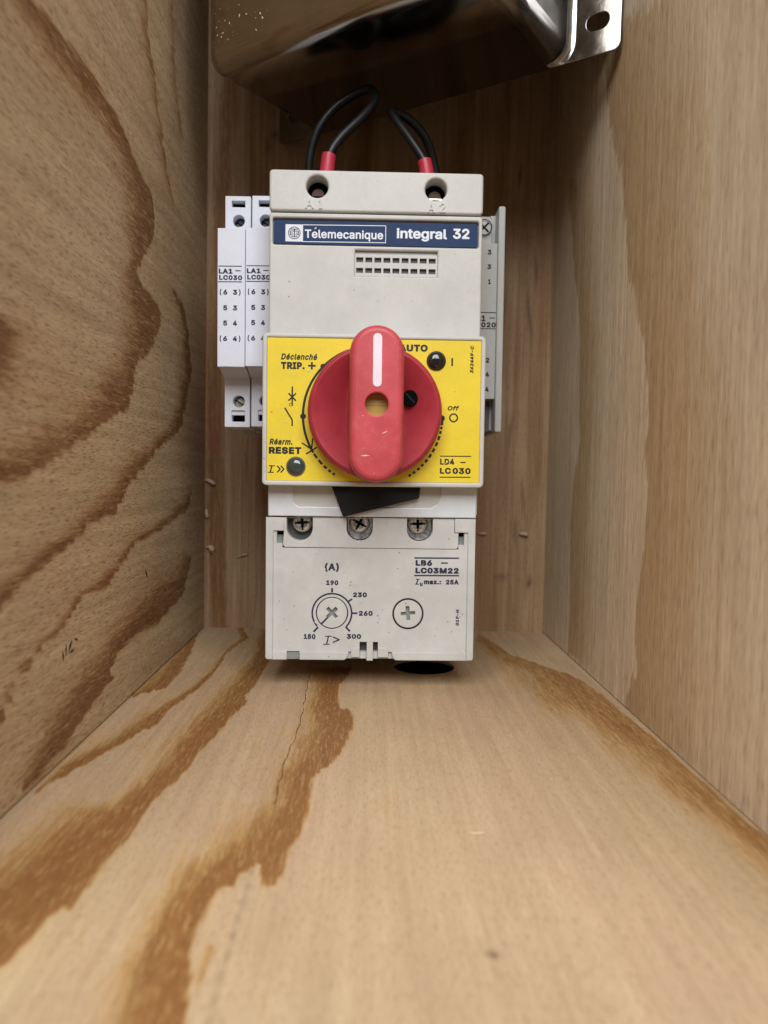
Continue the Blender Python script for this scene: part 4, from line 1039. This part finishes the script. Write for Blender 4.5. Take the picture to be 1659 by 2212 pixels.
# ------------------------------------------------------------------ sawdust (nobody could count it)
def chips(name, spots, mat, label):
    g = MB()
    for (u, d, v, L, w, a) in spots:
        c_, s_ = math.cos(a), math.sin(a)
        P = []
        for (x, z) in ((-L, 0), (0, w), (L, 0), (0, -w)): P.append((u + x*c_ - z*s_, d - .02, v + x*s_ + z*c_))
        P.append((u, d - 0.12 - w * 0.4, v))
        g.add(P, [(0, 1, 4), (1, 2, 4), (2, 3, 4), (3, 0, 4), (3, 2, 1, 0)])
    o = g.build(name, mat, None, smooth=0)
    return o
def scatter(n, u0, u1, v0, v1, d, smin, smax, avoid=()):
    out = []
    while len(out) < n:
        u, v = random.uniform(u0, u1), random.uniform(v0, v1)
        if any((u-a)**2 + (v-b_)**2 < r*r for a, b_, r in avoid): continue
        s_ = smin + (smax - smin) * random.random() ** 3
        out.append((u, d, v, s_, s_ * random.uniform(0.35, 0.8), random.uniform(0, math.pi)))
    return out
av = ((-17.1, 20, 8), (15.75, 20, 7.5))
sp = scatter(60, -41, 40, 5, 46, 0.95, 0.12, 0.6, av) + scatter(25, -44, 44, 140, 175, 0.0, 0.12, 0.4, ((8, 169, 14),)) + scatter(18, -43, 43, 78, 135, -8.0, 0.12, 0.5, ((0, 105, 31),)) + scatter(12, -8, 9, 80, 110, -38.15, 0.12, 0.35, ((0.5, 106.5, 6),)) + scatter(6, -40, 40, 0, 3, 0.0, 0.15, 0.5)
sp += [(30.5, -8.0, 85.4, 1.3, .3, .7), (-27.4, -8.0, 122.3, 1.2, .3, .3), (-36.2, -8.0, 101.2, .8, .3, -.7), (-3.6, -38.15, 87.0, 1.9, .3, .05), (3.6, -38.15, 95.8, 1.3, .25, .4), (22.0, 0.95, 26.2, 1.0, .35, .3), (-20.5, 0.95, 38.8, .9, .5, .9), (21.3, 0.95, 6.2, .8, .4, -.2), (-24.2, .95, 15.9, .6, .5, .2)]
o = chips('sawdust', sp, M['dust'], ''); o.matrix_world = DEV_M; o['kind'] = 'stuff'; o['label'] = 'pale sawdust specks sprinkled over the face of the starter'; o['category'] = 'sawdust'
sp = scatter(85, -42, 41, 4, 47, 0.95, 0.10, 0.38, av) + scatter(30, -44, 44, 192, 206, -0.32, .08, .22, ((-25, 200, 6), (25, 200, 6))) + scatter(24, -43, 43, 140, 175, 0, .08, .26, ((8, 169, 14),)) + scatter(8, -43, 43, 62.5, 73, -.62, .1, .2)
o = chips('dirt_specks', sp, M['dust2'], ''); o.matrix_world = DEV_M; o['kind'] = 'stuff'; o['label'] = 'brown dirt specks on the lower face of the starter'; o['category'] = 'dirt'
sp = []
for k in range(95):
    u = abs(random.gauss(0, 1)) * 16 + 7; v = random.random() ** 1.3 * 60 + 10
    s_ = .2 + .8 * random.random() ** 4
    sp.append((u, -MBD, v, s_, s_ * random.uniform(.3, .6), random.uniform(0, 3.1)))
o = chips('sawdust', sp, M['dust'], ''); o.matrix_world = Matrix.LocRotScale(mc_loc, Euler((0.012, 0.012, math.radians(-35.7))), None)
o['kind'] = 'stuff'; o['label'] = 'pale sawdust clinging to the front of the metal cover'; o['category'] = 'sawdust'
